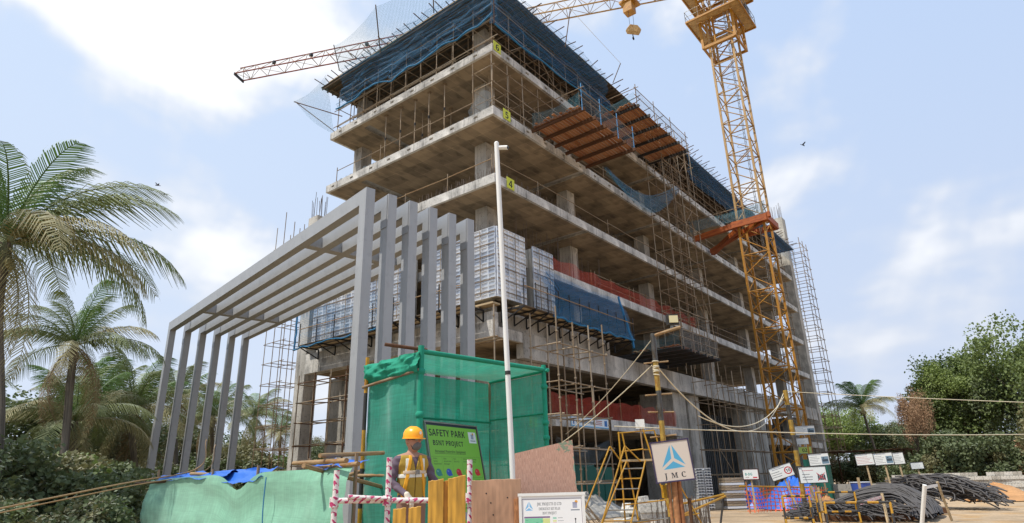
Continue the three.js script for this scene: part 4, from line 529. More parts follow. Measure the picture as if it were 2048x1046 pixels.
// ---------------------------------------------------------------- shade net shelter with its frame
{
  const t = thing('shade_shelter', 'green shade net shelter on a pipe frame behind the dummy', 'shelter');
  const n = V(-14.96, 3.6, 10.73), l = V(-14.86, 3.58, 9.34), r = V(-12.0, 3.6, 11.05), b = V(-11.75, 3.58, 9.45);
  const P = (a, c, u, y0, y1, v, w, s, o) => { const p = a.clone().lerp(c, u), y = mix(y0, y1, v), e = c.clone().sub(a); const nrm = V(e.z, 0, -e.x).normalize(); p.addScaledVector(nrm, nz(u, v, 6, s) * w + o); return [p.x, y, p.z]; };
  cloth(t, 'net_panel', (u, v) => P(n, l, u, 0.3, 3.5, v, 0.16, 601, 0.03), 20, 30, M.green, 1.5, 3.5); cloth(t, 'net_panel', (u, v) => P(l, b, u, 0.3, 3.55, v, 0.14, 603, 0), 30, 30, M.green, 3.3, 3.5); cloth(t, 'net_panel', (u, v) => P(b, r, u, 0.3, 3.55, v, 0.14, 605, 0), 20, 30, M.green, 1.7, 3.5);
  cloth(t, 'net_roof', (u, v) => { const p = n.clone().lerp(r, u).lerp(l.clone().lerp(b, u), v); return [p.x, p.y + 0.02 - 0.10 * Math.sin(u * 3.14) * Math.sin(v * 3.14) + nz(u, v, 8, 607) * 0.06, p.z]; }, 30, 16, M.green, 3.3, 1.6);
  cloth(t, 'net_flap', (u, v) => { const p = n.clone().lerp(l, u * 1.06 - 0.03); return [p.x - 0.07 - 0.05 * Math.sin(v * 3.1) + nz(u, v, 16, 609) * 0.14 + 0.025 * Math.sin(u * 17 + v * 5), 3.62 - v * (0.33 + 0.1 * nz(u, 0.4, 10, 611)) - 0.03 * u, p.z]; }, 40, 12, M.greenR, 3, 1);
  for (const [a, w] of [[n, 0.05], [r, 0.045]]) { bar(t, 'wrapped_pole', [a.x, 0, a.z], [a.x, 3.72, a.z], w, M.greenR, UCYL12); for (const y of [1.5, 2.35, 2.62, 3.3]) put(t, 'net_knot', new THREE.IcosahedronGeometry(w * 1.5, 1), M.greenR).position.set(a.x, y, a.z); }
  bar(t, 'back_pole', [b.x, 0, b.z], [b.x, 3.7, b.z], 0.03, M.pipeD);
  for (let y = 0, k = 0; y < 3.5; y += 0.62, k++) bar(t, 'banded_pole', [l.x - 0.07, y, l.z], [l.x - 0.07, Math.min(3.75, y + 0.62), l.z], 0.034, k % 2 ? M.yellow : M.dark, UCYL12);
  bar(t, 'frame_pipe', n.clone().add(V(0, 0.03, 0)), r.clone().add(V(0.12, 0.03, 0.02)), 0.042, M.greenR); bar(t, 'frame_pipe', [l.x - 0.1, 3.2, l.z - 0.05], [n.x - 0.06, 3.32, n.z + 0.02], 0.026, M.pipeD); bar(t, 'frame_pipe', b, r.clone().add(V(0, 0, 0.1)), 0.03, M.greenR); bar(t, 'frame_pipe', [b.x - 0.03, 2.8, b.z + 0.03], [r.x, 2.8, r.z], 0.02, M.greenR); bar(t, 'frame_pipe', [l.x, 2.75, l.z + 0.04], [b.x, 2.75, b.z + 0.04], 0.02, M.greenR);
  bar(t, 'frame_pipe', [-15.45, 3.72, 10.4], [-14.85, 3.66, 10.75], 0.03, M.rust); bar(t, 'frame_pipe', [l.x - 0.12, 1.75, l.z - 0.02], [n.x + 0.1, 1.72, n.z - 0.02], 0.028, M.bamboo);
}
// green fence with sagging edge, pipes and tarpaulin scraps
{
  const path = new THREE.CatmullRomCurve3([V(-16.55, 0, 11.2), V(-16.42, 0, 10.2), V(-16.1, 0, 8.2), V(-15.65, 0, 5.2), V(-15.1, 0, 1.9)]);
  const top = (u) => 1.84 - 0.27 * Math.exp(-(((u - 0.57) / 0.05) ** 2)) - 0.01 * Math.sin(u * 7);
  const t = thing('green_fence', 'pale green shade net fence sagging between poles before the portals', 'fence');
  cloth(t, 'netting', (u, v) => { const p = path.getPoint(u); return [p.x - 0.1 * Math.sin(v * 3.1) + nz(u, v, 6, 621) * 0.3, mix(0.02, top(u), v), p.z]; }, 70, 18, M.greenF, 9, 1.8);
  for (const u of [0.02, 0.3, 0.52, 0.7, 0.99]) { const p = path.getPoint(u); bar(t, 'post', [p.x + 0.08, 0, p.z], [p.x + 0.08 + rr(-0.03, 0.03), top(u) + rr(0.1, 0.3), p.z], 0.026, M.pipeD); }
  put(t, 'seam_rope', tubeG(range(0, 1, 0.1).map((v) => { const p = path.getPoint(0.36 + 0.07 * v); return [p.x - 0.14 - 0.1 * Math.sin(v * 3.1), mix(0.1, 1.75, v), p.z]; }), 0.01, 20, 4), std({ color: rgb(0.15, 0.4, 0.55) }));
  for (const [a, c, rad, m] of [[[-16.75, 1.9, 11.3], [-16.2, 1.94, 9.3], 0.032, M.bamboo], [[-16.66, 1.99, 10.6], [-15.3, 2.06, 10.3], 0.03, M.bamboo], [[-15.5, 1.83, 6.4], [-15.3, 1.92, 4.2], 0.035, M.bamboo], [[-15.5, 1.8, 5.5], [-15.15, 1.78, 1.2], 0.03, M.bambooD], [[-15.1, 1.74, 9.1], [-14.4, 2.0, 9.6], 0.03, M.bamboo], [[-16.6, 1.86, 11.35], [-16.35, 1.84, 10.1], 0.03, M.bamboo], [[-14.5, 1.5, 9.7], [-16.9, 1.86, 10.6], 0.03, M.bamboo]]) bar(t, 'pole', a, c, rad, m, UCYL12);
}
[['blue tarpaulin scrap draped over the sagging fence edge', 0.57, 0.20, 0.22], ['blue tarpaulin scrap on the fence edge near the far portal posts', 0.80, 0.35, 0.12], ['blue tarpaulin scrap bunched on the fence beside the taped rail', 0.16, 0.26, 0.10]].forEach(([lb, u0, w, h], k) => { const path = new THREE.CatmullRomCurve3([V(-16.4, 0, 11.2), V(-16.3, 0, 10.2), V(-15.98, 0, 8.2), V(-15.5, 0, 5.2), V(-15.0, 0, 1.9)]); const m = cloth(scene, 'tarpaulin_scrap', (u, v) => { const p = path.getPoint(clamp(u0 + (u - 0.5) * w)); return [p.x - 0.16 + 0.3 * v + nz(u, v, 8, 640 + k) * 0.2, 1.93 - h * (1 - v) * (0.6 + 0.8 * nz(u, 0.3, 6, 660 + k) + 0.4) + nz(u, v, 8, 650 + k) * 0.14, p.z]; }, 26, 8, M.tarp); tag(m, lb, 'tarpaulin', 'blue tarpaulin scraps on the fence'); });
// ropes
[['thick tan rope hanging from the shrubs to the fence end', [[-19.5, 1.2, 4.5], [-16.6, 1.75, 4.2], [-14.9, 2.0, 3.4], [-12.5, 3.0, -1]], 0.016, M.bamboo], ['second tan rope running beside the thick one by the fence', [[-19.3, 1.15, 4.2], [-16.4, 1.7, 4.0], [-14.6, 1.95, 3.1], [-11.9, 2.9, -1.6]], 0.012, M.bamboo]].forEach(([lb, p, r, m]) => tag(put(scene, 'rope', tubeG(p, r, 24, 6), m), lb, 'rope', 'ropes'));
// ---------------------------------------------------------------- notice boards and print
const linesPrint = (c, x, y, w, n, gap, col, th) => { c.fillStyle = col; for (let i = 0; i < n; i++) { let q = x; while (q < x + w * (0.7 + 0.3 * ((i * 37) % 10) / 10)) { const k = 4 + ((q * 7 + i * 13) % 9); c.fillRect(q, y + i * gap, k, th); q += k + 3; } } };
const jmcLogo = (c, x, y, s, col) => { c.fillStyle = col; for (const p of [[[0.49, 0.02], [0.47, 0.55], [0.06, 0.86]], [[0.56, 0.02], [0.58, 0.55], [0.97, 0.84]], [[0.10, 0.95], [0.52, 0.66], [0.93, 0.92]]]) { c.beginPath(); p.forEach(([a, b], i) => i ? c.lineTo(x + a * s, y + b * s) : c.moveTo(x + a * s, y + b * s)); c.fill(); } };
const bldgLogo = (c, x, y, s) => { c.fillStyle = '#e3a13c'; c.beginPath(); c.arc(x + s * 0.62, y + s * 0.16, s * 0.13, 0, 7); c.fill(); c.fillStyle = '#3c4a86'; for (let i = 0; i < 5; i++) c.fillRect(x + s * 0.28, y + s * (0.2 + i * 0.1), s * 0.4, s * 0.06); c.fillStyle = '#7d8590'; c.fillRect(x + s * 0.1, y + s * 0.8, s * 0.8, s * 0.1); };
function board(name, label, group, cx, cy, cz, w, h, ry, rx, rz, map, frame, posts) {
  const t = thing(name, label, 'sign', group); t.position.set(cx, cy, cz); t.rotation.set(rx, ry, rz, 'YXZ');
  put(t, 'panel', new THREE.BoxGeometry(w, h, 0.02), M.galv); const f = put(t, 'print', new THREE.PlaneGeometry(w - 0.004, h - 0.004), std({ map, roughness: 0.55 })); f.position.z = 0.0125;
  if (frame) for (const [a, b, c, d] of [[0, h / 2, w + 0.04, 0.025], [0, -h / 2, w + 0.04, 0.025], [w / 2, 0, 0.025, h - 0.03], [-w / 2, 0, 0.025, h - 0.03]]) blk(t, 'frame', a, b, 0, c, d, 0.045, frame);
  for (const [px, wd, ext, m, up] of posts || []) blk(t, 'post', px, -h / 2 - ext / 2 + (up ?? 0.15), -0.05, wd, ext + 0.3, 0.05, m);
  return t;
}
const safetyTex = canvasTex(900, 1200, (c) => {
  c.fillStyle = '#79b83f'; c.fillRect(0, 0, 900, 1200); c.strokeStyle = '#1d2233'; c.lineWidth = 26; c.strokeRect(6, 13, 888, 1174);
  c.scale(1, 0.77); c.fillStyle = '#161a16'; c.font = 'bold 104px sans-serif'; c.fillText('SAFETY PARK', 40, 150, 610); c.font = 'bold 76px sans-serif'; c.fillText('BSNT PROJECT', 80, 250, 540); c.font = 'italic bold 40px serif'; c.fillText('Personnel Protective Equipment', 96, 330, 520); c.fillRect(96, 338, 520, 3);
  c.fillStyle = '#d5dde2'; c.fillRect(715, 75, 140, 130); bldgLogo(c, 730, 80, 115);
  c.strokeStyle = '#5a8a36'; c.lineWidth = 3; for (let i = 0; i < 6; i++) { c.beginPath(); c.moveTo(30 + i * 165, 372); c.lineTo(30 + i * 165, 1130); c.stroke(); } for (const y of [372, 600, 860, 1130]) { c.beginPath(); c.moveTo(30, y); c.lineTo(860, y); c.stroke(); }
  c.fillStyle = '#22301c'; c.font = '24px sans-serif'; [['Green', 'Safety', 'Department'], ['Blue', 'Administration', 'Manager'], ['Red', 'Electrical', ''], ['Yellow', 'Workers', ''], ['Orange', 'Visitor', '']].forEach((a, i) => a.forEach((s, j) => c.fillText(s, 52 + i * 165, 402 + j * 28, 125)));
  ['#2f7f78', '#2d4fae', '#b3262c', '#d8b253', '#bf2f2f'].forEach((k, i) => { c.fillStyle = k; const x = 112 + i * 165, y = 540; c.beginPath(); c.ellipse(x, y, 44, 40, 0.3, 0, 7); c.fill(); c.fillStyle = 'rgba(255,255,255,.28)'; c.beginPath(); c.ellipse(x - 12, y - 14, 14, 9, 0.3, 0, 7); c.fill(); c.fillStyle = k; c.fillRect(x - 4, y + 14, 56, 20); });
  linesPrint(c, 210, 625, 120, 3, 26, '#31452a', 8); linesPrint(c, 375, 625, 120, 2, 26, '#31452a', 8); linesPrint(c, 540, 625, 120, 2, 26, '#31452a', 8); linesPrint(c, 705, 625, 120, 2, 26, '#31452a', 8);
  c.fillStyle = '#aab6c4'; c.fillRect(200, 720, 150, 90); c.fillStyle = '#c9b2a8'; c.fillRect(385, 700, 115, 115); c.fillStyle = '#2a2f55'; c.fillRect(402, 735, 38, 22); c.fillRect(452, 728, 36, 22); c.fillRect(215, 760, 120, 6); c.fillRect(250, 738, 12, 50); c.fillStyle = '#27405c'; c.fillRect(560, 745, 90, 26); c.fillStyle = '#3a4050'; c.beginPath(); c.ellipse(765, 760, 28, 62, 0.1, 0, 7); c.fill();
  linesPrint(c, 210, 885, 600, 2, 30, '#31452a', 8); c.fillStyle = '#5d6b8a'; c.beginPath(); c.ellipse(600, 1000, 50, 60, 0, 0, 7); c.fill(); c.fillStyle = '#8a93a5'; c.beginPath(); c.ellipse(440, 1000, 50, 40, 0, 0, 7); c.fill();
});
board('safety_board', 'bright green SAFETY PARK board with rows of coloured helmets inside the shelter', null, -13.64, 1.40, 10.42, 1.62, 2.4, 0.165, -0.2, 0, safetyTex, M.galv, [[-0.7, 0.05, 0.3, M.galv], [0.7, 0.05, 0.3, M.galv]]);
// white pole with camera
{ const t = thing('camera_pole', 'slim white leaning pole topped by a security camera', 'pole'); const a = V(-14.09, -0.1, 11.93), b = V(-14.2, 7.4, 11.78); bar(t, 'pole', a, b, 0.043, M.white, UCYL12); const c = sub(t, 'security_camera'); bar(c, 'camera_body', [-14.17, 7.32, 11.8], [-14.1, 7.3, 11.95], 0.04, M.white, UCYL12); bar(c, 'lens', [-14.1, 7.3, 11.95], [-14.09, 7.297, 11.97], 0.026, M.black, UCYL12); put(t, 'pole_cap', new THREE.SphereGeometry(0.045, 12, 8), M.white).position.copy(b); bar(t, 'pole_band', [-14.14, 3.2, 11.868], [-14.141, 3.26, 11.867], 0.046, M.dark, UCYL12); }
// emblem sign on timber pole
{ const tx = canvasTex(512, 540, (c) => { c.fillStyle = '#cdbfb3'; c.fillRect(0, 0, 512, 540); for (let i = 0; i < 200; i++) { c.fillStyle = i % 2 ? '#c2b3a6' : '#d6cabf'; c.fillRect((i * 97) % 512, (i * 61) % 540, 5, 3); } jmcLogo(c, 86, 46, 350, '#4f9fc4'); c.fillStyle = '#22232b'; c.font = 'bold 100px serif'; c.fillText('J', 120, 500); c.fillText('M', 205, 500); c.fillText('C', 340, 500); });
  const t = board('emblem_sign', 'square beige JMC sign with blue three part triangle on a timber pole', null, -10.13, 1.885, 12.67, 0.72, 0.74, -1.14, 0, 0.085, tx, std({ color: rgb(0.24, 0.2, 0.32) }), []);
  const p = thing('timber_pole', 'rough brown timber poles bundled behind the emblem sign', 'pole'); for (const [x, z, r, h, m] of [[-10.02, 12.6, 0.055, 1.9, M.plankO], [-9.95, 12.68, 0.045, 1.7, M.plankO2], [-9.9, 12.82, 0.035, 1.2, M.rust], [-10.05, 12.5, 0.03, 1.5, M.plankO]]) bar(p, 'pole', [x, 0, z], [x + rr(-0.02, 0.02), h, z + rr(-0.04, 0.02)], r, m, UCYL12); blk(p, 'yellow_can', -10.06, 1.33, 12.42, 0.1, 0.24, 0.1, M.yellow); }
// banded floodlight pole
const bandY = std({ map: T.steel, color: rgb(0.86, 0.72, 0.32), roughness: 0.55 }), bandG = std({ map: T.steel, color: rgb(0.44, 0.44, 0.44), roughness: 0.45, metalness: 0.3 });
function bandedPole(label, x, z, h, r, n, lean) { const t = thing('banded_pole', label, 'pole', 'yellow and black banded poles'); for (let k = 0; k < n; k++) { const a = k / n, b = (k + 1) / n; bar(t, 'band', [x + lean * a, h * a, z], [x + lean * b, h * b, z], r, k % 2 ? bandY : bandG, UCYL12); } return t; }
{ const t = bandedPole('yellow and black banded pole carrying a floodlight beside the emblem sign', -7.48, 11.27, 5.05, 0.064, 7, 0.03); for (const y of [1.9, 2.5, 3.1, 3.5, 4.3]) bar(t, 'peg', [-7.62 + rr(-0.05, 0.05), y, 11.0], [-7.3, y + rr(-0.05, 0.1), 11.55], 0.02, M.bamboo); bar(t, 'arm', [-7.46, 4.98, 11.25], [-7.25, 5.14, 11.95], 0.04, M.bamboo); const f = sub(t, 'floodlight'); blk(f, 'housing', -7.25, 5.36, 11.75, 0.3, 0.26, 0.1, M.dark, -0.9); blk(f, 'lens', -7.30, 5.36, 11.81, 0.22, 0.18, 0.03, std({ color: rgb(0.85, 0.80, 0.62), roughness: 0.2 }), -0.9); blk(t, 'bracket', -7.25, 5.2, 11.72, 0.06, 0.14, 0.06, M.galv); for (let i = 0; i < 7; i++) put(t, 'rope_knot', new THREE.TorusGeometry(0.074, 0.014, 5, 12).rotateX(1.57 + rr(-0.3, 0.3)), M.rope).position.set(-7.46, rr(4.0, 4.4), 11.27); }
bandedPole('thick yellow and black banded pole tied with ropes at the crane foot', 7.05, 10.4, 5.0, 0.1, 8, -0.1);
[['pale rope sloping from the floodlight pole down towards the plywood', cat([-7.5, 4.25, 11.2], [-5.65, 2.4, 6.6], 0.1), 0.012], ['thin pale cable from the floodlight arm down past the scaffold', cat([-7.4, 5.0, 11.3], [-3.0, 3.1, 5.5], 0.15), 0.010], ['slack pale rope looping from the floodlight pole to the thick banded pole', cat([-7.45, 4.2, 11.3], [7.0, 4.9, 10.3], 1.6), 0.017], ['second slack rope tied below the loop on the thick banded pole', cat([-4.5, 3.2, 11.0], [7.0, 4.75, 10.3], 0.7), 0.015], ['taut pale cable from the floodlight pole past the notice boards', cat([-8.6, 2.75, 10.6], [14.8, 2.9, 23.56], 0.25), 0.012], ['high thin cable from the thick banded pole towards the green tree', cat([7.0, 4.95, 10.4], [14, 3.0, 28.6], 0.12), 0.013]].forEach(([lb, p, r]) => tag(put(scene, 'rope', tubeG(p, r, 40, 6), M.rope), lb, 'rope', 'ropes'));
// ---------------------------------------------------------------- dummy in safety gear
function netsMesh(f, lo, hi, cell, colorAt) { // surface nets over a distance field
  const n = lo.map((l, i) => Math.ceil((hi[i] - l) / cell) + 1), [nx, ny, nz2] = n, val = new Float32Array(nx * ny * nz2), id = (i, j, k) => (k * ny + j) * nx + i;
  for (let k = 0; k < nz2; k++) for (let j = 0; j < ny; j++) for (let i = 0; i < nx; i++) val[id(i, j, k)] = f(lo[0] + i * cell, lo[1] + j * cell, lo[2] + k * cell);
  const vi = new Int32Array(nx * ny * nz2).fill(-1), p = [], nr = [], col = [], ix = [];
  for (let k = 0; k < nz2 - 1; k++) for (let j = 0; j < ny - 1; j++) for (let i = 0; i < nx - 1; i++) {
    let c = 0, x = 0, y = 0, z = 0; const V8 = []; for (let q = 0; q < 8; q++) V8.push(val[id(i + (q & 1), j + (q >> 1 & 1), k + (q >> 2))]);
    let neg = 0; for (const v of V8) if (v < 0) neg++; if (neg === 0 || neg === 8) continue;
    for (const [a, b] of [[0, 1], [2, 3], [4, 5], [6, 7], [0, 2], [1, 3], [4, 6], [5, 7], [0, 4], [1, 5], [2, 6], [3, 7]]) if ((V8[a] < 0) !== (V8[b] < 0)) { const t = V8[a] / (V8[a] - V8[b]); x += mix(a & 1, b & 1, t); y += mix(a >> 1 & 1, b >> 1 & 1, t); z += mix(a >> 2, b >> 2, t); c++; }
    const X = lo[0] + (i + x / c) * cell, Y = lo[1] + (j + y / c) * cell, Z = lo[2] + (k + z / c) * cell, e = cell * 0.5; vi[id(i, j, k)] = p.length / 3; p.push(X, Y, Z);
    const g = V(f(X + e, Y, Z) - f(X - e, Y, Z), f(X, Y + e, Z) - f(X, Y - e, Z), f(X, Y, Z + e) - f(X, Y, Z - e)).normalize(); nr.push(g.x, g.y, g.z); if (colorAt) col.push(...colorAt(X, Y, Z));
  }
  const face = (a, b, c, d, flip) => { if (a < 0 || b < 0 || c < 0 || d < 0) return; flip ? ix.push(a, c, b, a, d, c) : ix.push(a, b, c, a, c, d); };
  for (let k = 1; k < nz2 - 1; k++) for (let j = 1; j < ny - 1; j++) for (let i = 1; i < nx - 1; i++) { const s = val[id(i, j, k)] < 0;
    if (s !== (val[id(i + 1, j, k)] < 0)) face(vi[id(i, j - 1, k - 1)], vi[id(i, j, k - 1)], vi[id(i, j, k)], vi[id(i, j - 1, k)], !s);
    if (s !== (val[id(i, j + 1, k)] < 0)) face(vi[id(i - 1, j, k - 1)], vi[id(i - 1, j, k)], vi[id(i, j, k)], vi[id(i, j, k - 1)], !s);
    if (s !== (val[id(i, j, k + 1)] < 0)) face(vi[id(i - 1, j - 1, k)], vi[id(i, j - 1, k)], vi[id(i, j, k)], vi[id(i - 1, j, k)], !s); }
  const g = new THREE.BufferGeometry(); g.setAttribute('position', new THREE.Float32BufferAttribute(p, 3)); g.setAttribute('normal', new THREE.Float32BufferAttribute(nr, 3)); if (colorAt) g.setAttribute('color', new THREE.Float32BufferAttribute(col, 3)); g.setIndex(ix); return g;
}
const cap = (ax, ay, az, bx, by, bz, ra, rb, sz = 1) => (x, y, z) => { const dx = bx - ax, dy = by - ay, dz = bz - az, t = clamp(((x - ax) * dx + (y - ay) * dy + (z - az) * dz) / (dx * dx + dy * dy + dz * dz)); return Math.hypot(x - ax - dx * t, y - ay - dy * t, (z - az - dz * t) * sz) - mix(ra, rb, t); };
const smin = (a, b, k) => { const h = clamp(0.5 + 0.5 * (b - a) / k); return mix(b, a, h) - k * h * (1 - h); };
{
  const t = thing('mannequin', 'dummy in yellow hard hat, grey mask and reflective vest behind the taped rail', 'mannequin'); t.position.set(-16.23, 0.45, 11.95); t.rotation.y = -0.36;
  const torso = [cap(0, 1.0, 0, 0, 1.2, 0.0, 0.145, 0.15, 1.35), cap(0, 1.2, 0, 0, 1.36, 0, 0.15, 0.17, 1.45), cap(-0.13, 1.42, -0.01, 0.13, 1.42, -0.01, 0.085, 0.085, 1.1)];
  const armR = [cap(-0.2, 1.42, -0.01, -0.265, 1.17, -0.02, 0.062, 0.052), cap(-0.265, 1.17, -0.02, -0.15, 1.03, 0.19, 0.05, 0.038)], armL = [cap(0.2, 1.42, -0.01, 0.285, 1.18, 0.02, 0.062, 0.052), cap(0.285, 1.18, 0.02, 0.33, 1.03, 0.24, 0.05, 0.038)];
  const legs = [cap(-0.09, 0.95, 0, -0.11, 0.5, 0.01, 0.098, 0.07), cap(-0.11, 0.5, 0.01, -0.12, 0.1, -0.02, 0.068, 0.05), cap(-0.12, 0.05, -0.03, -0.13, 0.04, 0.14, 0.045, 0.04), cap(0.09, 0.95, 0, 0.11, 0.5, 0.01, 0.098, 0.07), cap(0.11, 0.5, 0.01, 0.12, 0.1, -0.02, 0.068, 0.05), cap(0.12, 0.05, -0.03, 0.13, 0.04, 0.14, 0.045, 0.04)];
  const hr = 0.32, hx = (x, z) => [x * Math.cos(hr) - z * Math.sin(hr), x * Math.sin(hr) + z * Math.cos(hr)]; // head turned towards its own left
  const head = (X, y, Z) => { const [x, z] = hx(X, Z - 0.02); let d = smin(Math.hypot(x * 1.22, y - 1.68, (z - 0.0) * 1.02) - 0.112, Math.hypot(x * 1.3, (y - 1.605) * 1.0, z - 0.03) - 0.078, 0.05); d = smin(d, Math.hypot(x * 1.6, (y - 1.645) * 0.9, z - 0.118) - 0.018, 0.02); d = smin(d, Math.hypot((Math.abs(x) - 0.093) * 2, (y - 1.655) * 0.9, z + 0.005) - 0.026, 0.012); for (const s of [-1, 1]) d = Math.max(d, -(Math.hypot(x - s * 0.036, (y - 1.675) * 1.4, z - 0.112) - 0.014)); return Math.max(d, -(Math.hypot(x * 0.5, (y - 1.59) * 3, z - 0.11) - 0.012)); };
  const neck = cap(0, 1.44, -0.015, 0, 1.58, 0.0, 0.062, 0.055);
  const tor = (x, y, z) => torso.reduce((d, f) => smin(d, f(x, y, z), 0.07), 9), arms = (x, y, z) => Math.min(smin(armR[0](x, y, z), armR[1](x, y, z), 0.03), smin(armL[0](x, y, z), armL[1](x, y, z), 0.03));
  const fold = (x, y, z) => 0.006 * Math.sin(y * 58 + x * 30 + Math.sin(z * 40) * 1.3) * sst(0.9, 1.1, y) * (Math.abs(x) > 0.17 ? 1 : 0.5);
  const body = (x, y, z) => { let d = smin(tor(x, y, z), arms(x, y, z), 0.045); d = smin(d, legs.reduce((q, f) => smin(q, f(x, y, z), 0.035), 9), 0.06); return smin(d + fold(x, y, z) * (y < 1.46 ? 1 : 0), Math.min(neck(x, y, z), head(x, y, z)), 0.03); };
  const lin = (r, g, b) => { const c = rgb(r, g, b); return [c.r, c.g, c.b]; }, SK = lin(0.66, 0.50, 0.42), SH = lin(0.37, 0.31, 0.36), TR = lin(0.52, 0.40, 0.34), BO = lin(0.16, 0.14, 0.13);
  put(t, 'body', netsMesh(body, [-0.42, -0.02, -0.26], [0.44, 1.84, 0.36], 0.0125, (x, y, z) => y < 0.12 ? BO : y < 0.97 ? TR : y > 1.485 || (y > 1.465 && z > 0.02 && Math.abs(x) < 0.05) ? SK : SH), std({ vertexColors: true, roughness: 0.8 }));
  // gloved hands: palm, four fingers, thumb
  const hand = (s, wx, wy, wz, dx, dy, dz) => { const D = V(dx, dy, dz).normalize(), S = V(0.86 * s, 0.1, -0.5 * s).addScaledVector(D, -V(0.86 * s, 0.1, -0.5 * s).dot(D)).normalize(), N = D.clone().cross(S), o = V(wx, wy, wz), pt = (a, b, c) => o.clone().addScaledVector(D, a).addScaledVector(S, b).addScaledVector(N, c); const cs = []; const c2 = (p, q, ra, rb) => cs.push(cap(p.x, p.y, p.z, q.x, q.y, q.z, ra, rb)); const pb = cs.length;
    c2(pt(-0.02, 0, 0), pt(0.05, -0.022, 0), 0.032, 0.024); c2(pt(-0.02, 0, 0), pt(0.055, 0.022, 0), 0.032, 0.024); const palmN = cs.length;
    [[-0.033, 0.058], [-0.011, 0.072], [0.011, 0.068], [0.033, 0.052]].forEach(([b, l], i) => { const k = pt(0.07, b, 0), m = pt(0.07 + l * 0.55, b * 1.15, -0.012 * s), e = pt(0.07 + l * 0.95, b * 1.2, -0.04 * s); c2(k, m, 0.0115, 0.0105); c2(m, e, 0.0105, 0.009); }); c2(pt(0.0, -0.03, 0), pt(0.045, -0.058, -0.012 * s), 0.014, 0.012); c2(pt(0.045, -0.058, -0.012 * s), pt(0.075, -0.062, -0.02 * s), 0.012, 0.010);
    const f = (x, y, z) => { let d = smin(cs[0](x, y, z), cs[1](x, y, z), 0.02); for (let i = palmN; i < cs.length; i += 2) d = smin(d, smin(cs[i](x, y, z), cs[i + 1](x, y, z), 0.006), 0.007); return d; };
    put(t, 'glove', netsMesh(f, [wx - 0.14, wy - 0.19, wz - 0.14], [wx + 0.14, wy + 0.09, wz + 0.18], 0.0045), std({ color: rgb(0.86, 0.81, 0.73), roughness: 0.9 })); };
  hand(1, -0.135, 1.01, 0.215, 0.5, -0.75, 0.35); hand(-1, 0.335, 1.015, 0.265, 0.2, -0.6, 0.6);
  const vestF = (o) => (x, y, z) => Math.max(tor(x, y, z) + fold(x, y, z) * 0.6 - o, y - 1.49, 0.93 - y, Math.abs(x) - 0.215 + (y > 1.3 ? (y - 1.3) * 0.25 : 0), -(Math.hypot(x * 1.2, y - 1.52, (z - 0.06) * 0.9) - 0.085), (y > 1.25 && z > 0) ? -(Math.abs(x) - 0.004 - 0.28 * Math.max(0, y - 1.32)) : -1, z > 0 ? -(Math.abs(x + 0.004) - 0.003) : -1);
  put(t, 'vest', netsMesh(vestF(0.022), [-0.26, 0.9, -0.2], [0.26, 1.54, 0.22], 0.008), std({ map: null, color: rgb(0.66, 0.54, 0.20), roughness: 0.8 }));
  const strip = (nm, sel, o, m) => put(t, nm, netsMesh((x, y, z) => Math.max(vestF(o)(x, y, z), sel(x, y, z)), [-0.27, 0.9, -0.21], [0.27, 1.54, 0.23], 0.008), m);
  const refl = std({ color: rgb(0.88, 0.88, 0.84), roughness: 0.35 }), strapM = std({ color: rgb(0.90, 0.64, 0.12), roughness: 0.6 });
  strip('reflective_band', (x, y, z) => Math.abs(y - 1.245 - 0.02 * x) - 0.024, 0.026, refl); for (const s of [-1, 1]) strip('reflective_band', (x, y, z) => Math.max(Math.abs(x - s * 0.105) - 0.022, 1.2 - y, y - 1.45), 0.028, refl);
  for (const s of [-1, 1]) strip('harness_strap', (x, y, z) => Math.max(Math.abs(x - s * (0.07 + (1.45 - y) * 0.16)) - 0.02, 0.98 - y), 0.036, strapM);
  strip('chest_strap', (x, y, z) => Math.max(Math.abs(y - 1.285) - 0.018, -z, Math.abs(x) - 0.15), 0.042, std({ color: rgb(0.80, 0.72, 0.62), roughness: 0.7 }));
  { const b = blk(t, 'buckle', 0, 1.285, 0.185, 0.05, 0.055, 0.02, M.galv); }
  const H = sub(t, 'hard_hat'); H.position.set(-0.005, 1.695, 0.02); H.rotation.set(0.06, -(-hr), 0, 'YXZ'); const hm = std({ color: rgb(0.96, 0.66, 0.10), roughness: 0.32 });
  const dome = new THREE.LatheGeometry([[0.128, 0.0], [0.130, 0.03], [0.126, 0.07], [0.108, 0.108], [0.075, 0.134], [0.035, 0.146], [0.0005, 0.148]].map(([a, b]) => new THREE.Vector2(a, b)), 28); put(H, 'shell', dome, hm).scale.set(0.92, 1, 1.08); const brim = new THREE.CylinderGeometry(0.145, 0.148, 0.012, 28); const bm = put(H, 'brim', brim, hm); bm.scale.set(0.92, 1, 1.14); bm.position.set(0, 0.002, 0.02); for (const s of [-0.03, 0, 0.03]) { const r = put(H, 'ridge', new THREE.TorusGeometry(0.138, 0.006, 5, 20, 1.9), hm); r.position.set(s, 0.005, 0); r.rotation.set(0, -Math.PI / 2, 0.62, 'YXZ'); r.scale.set(1, 1.05, 1); }
  put(H, 'badge', new THREE.CircleGeometry(0.02, 12), M.white).position.set(0, 0.07, 0.1405);
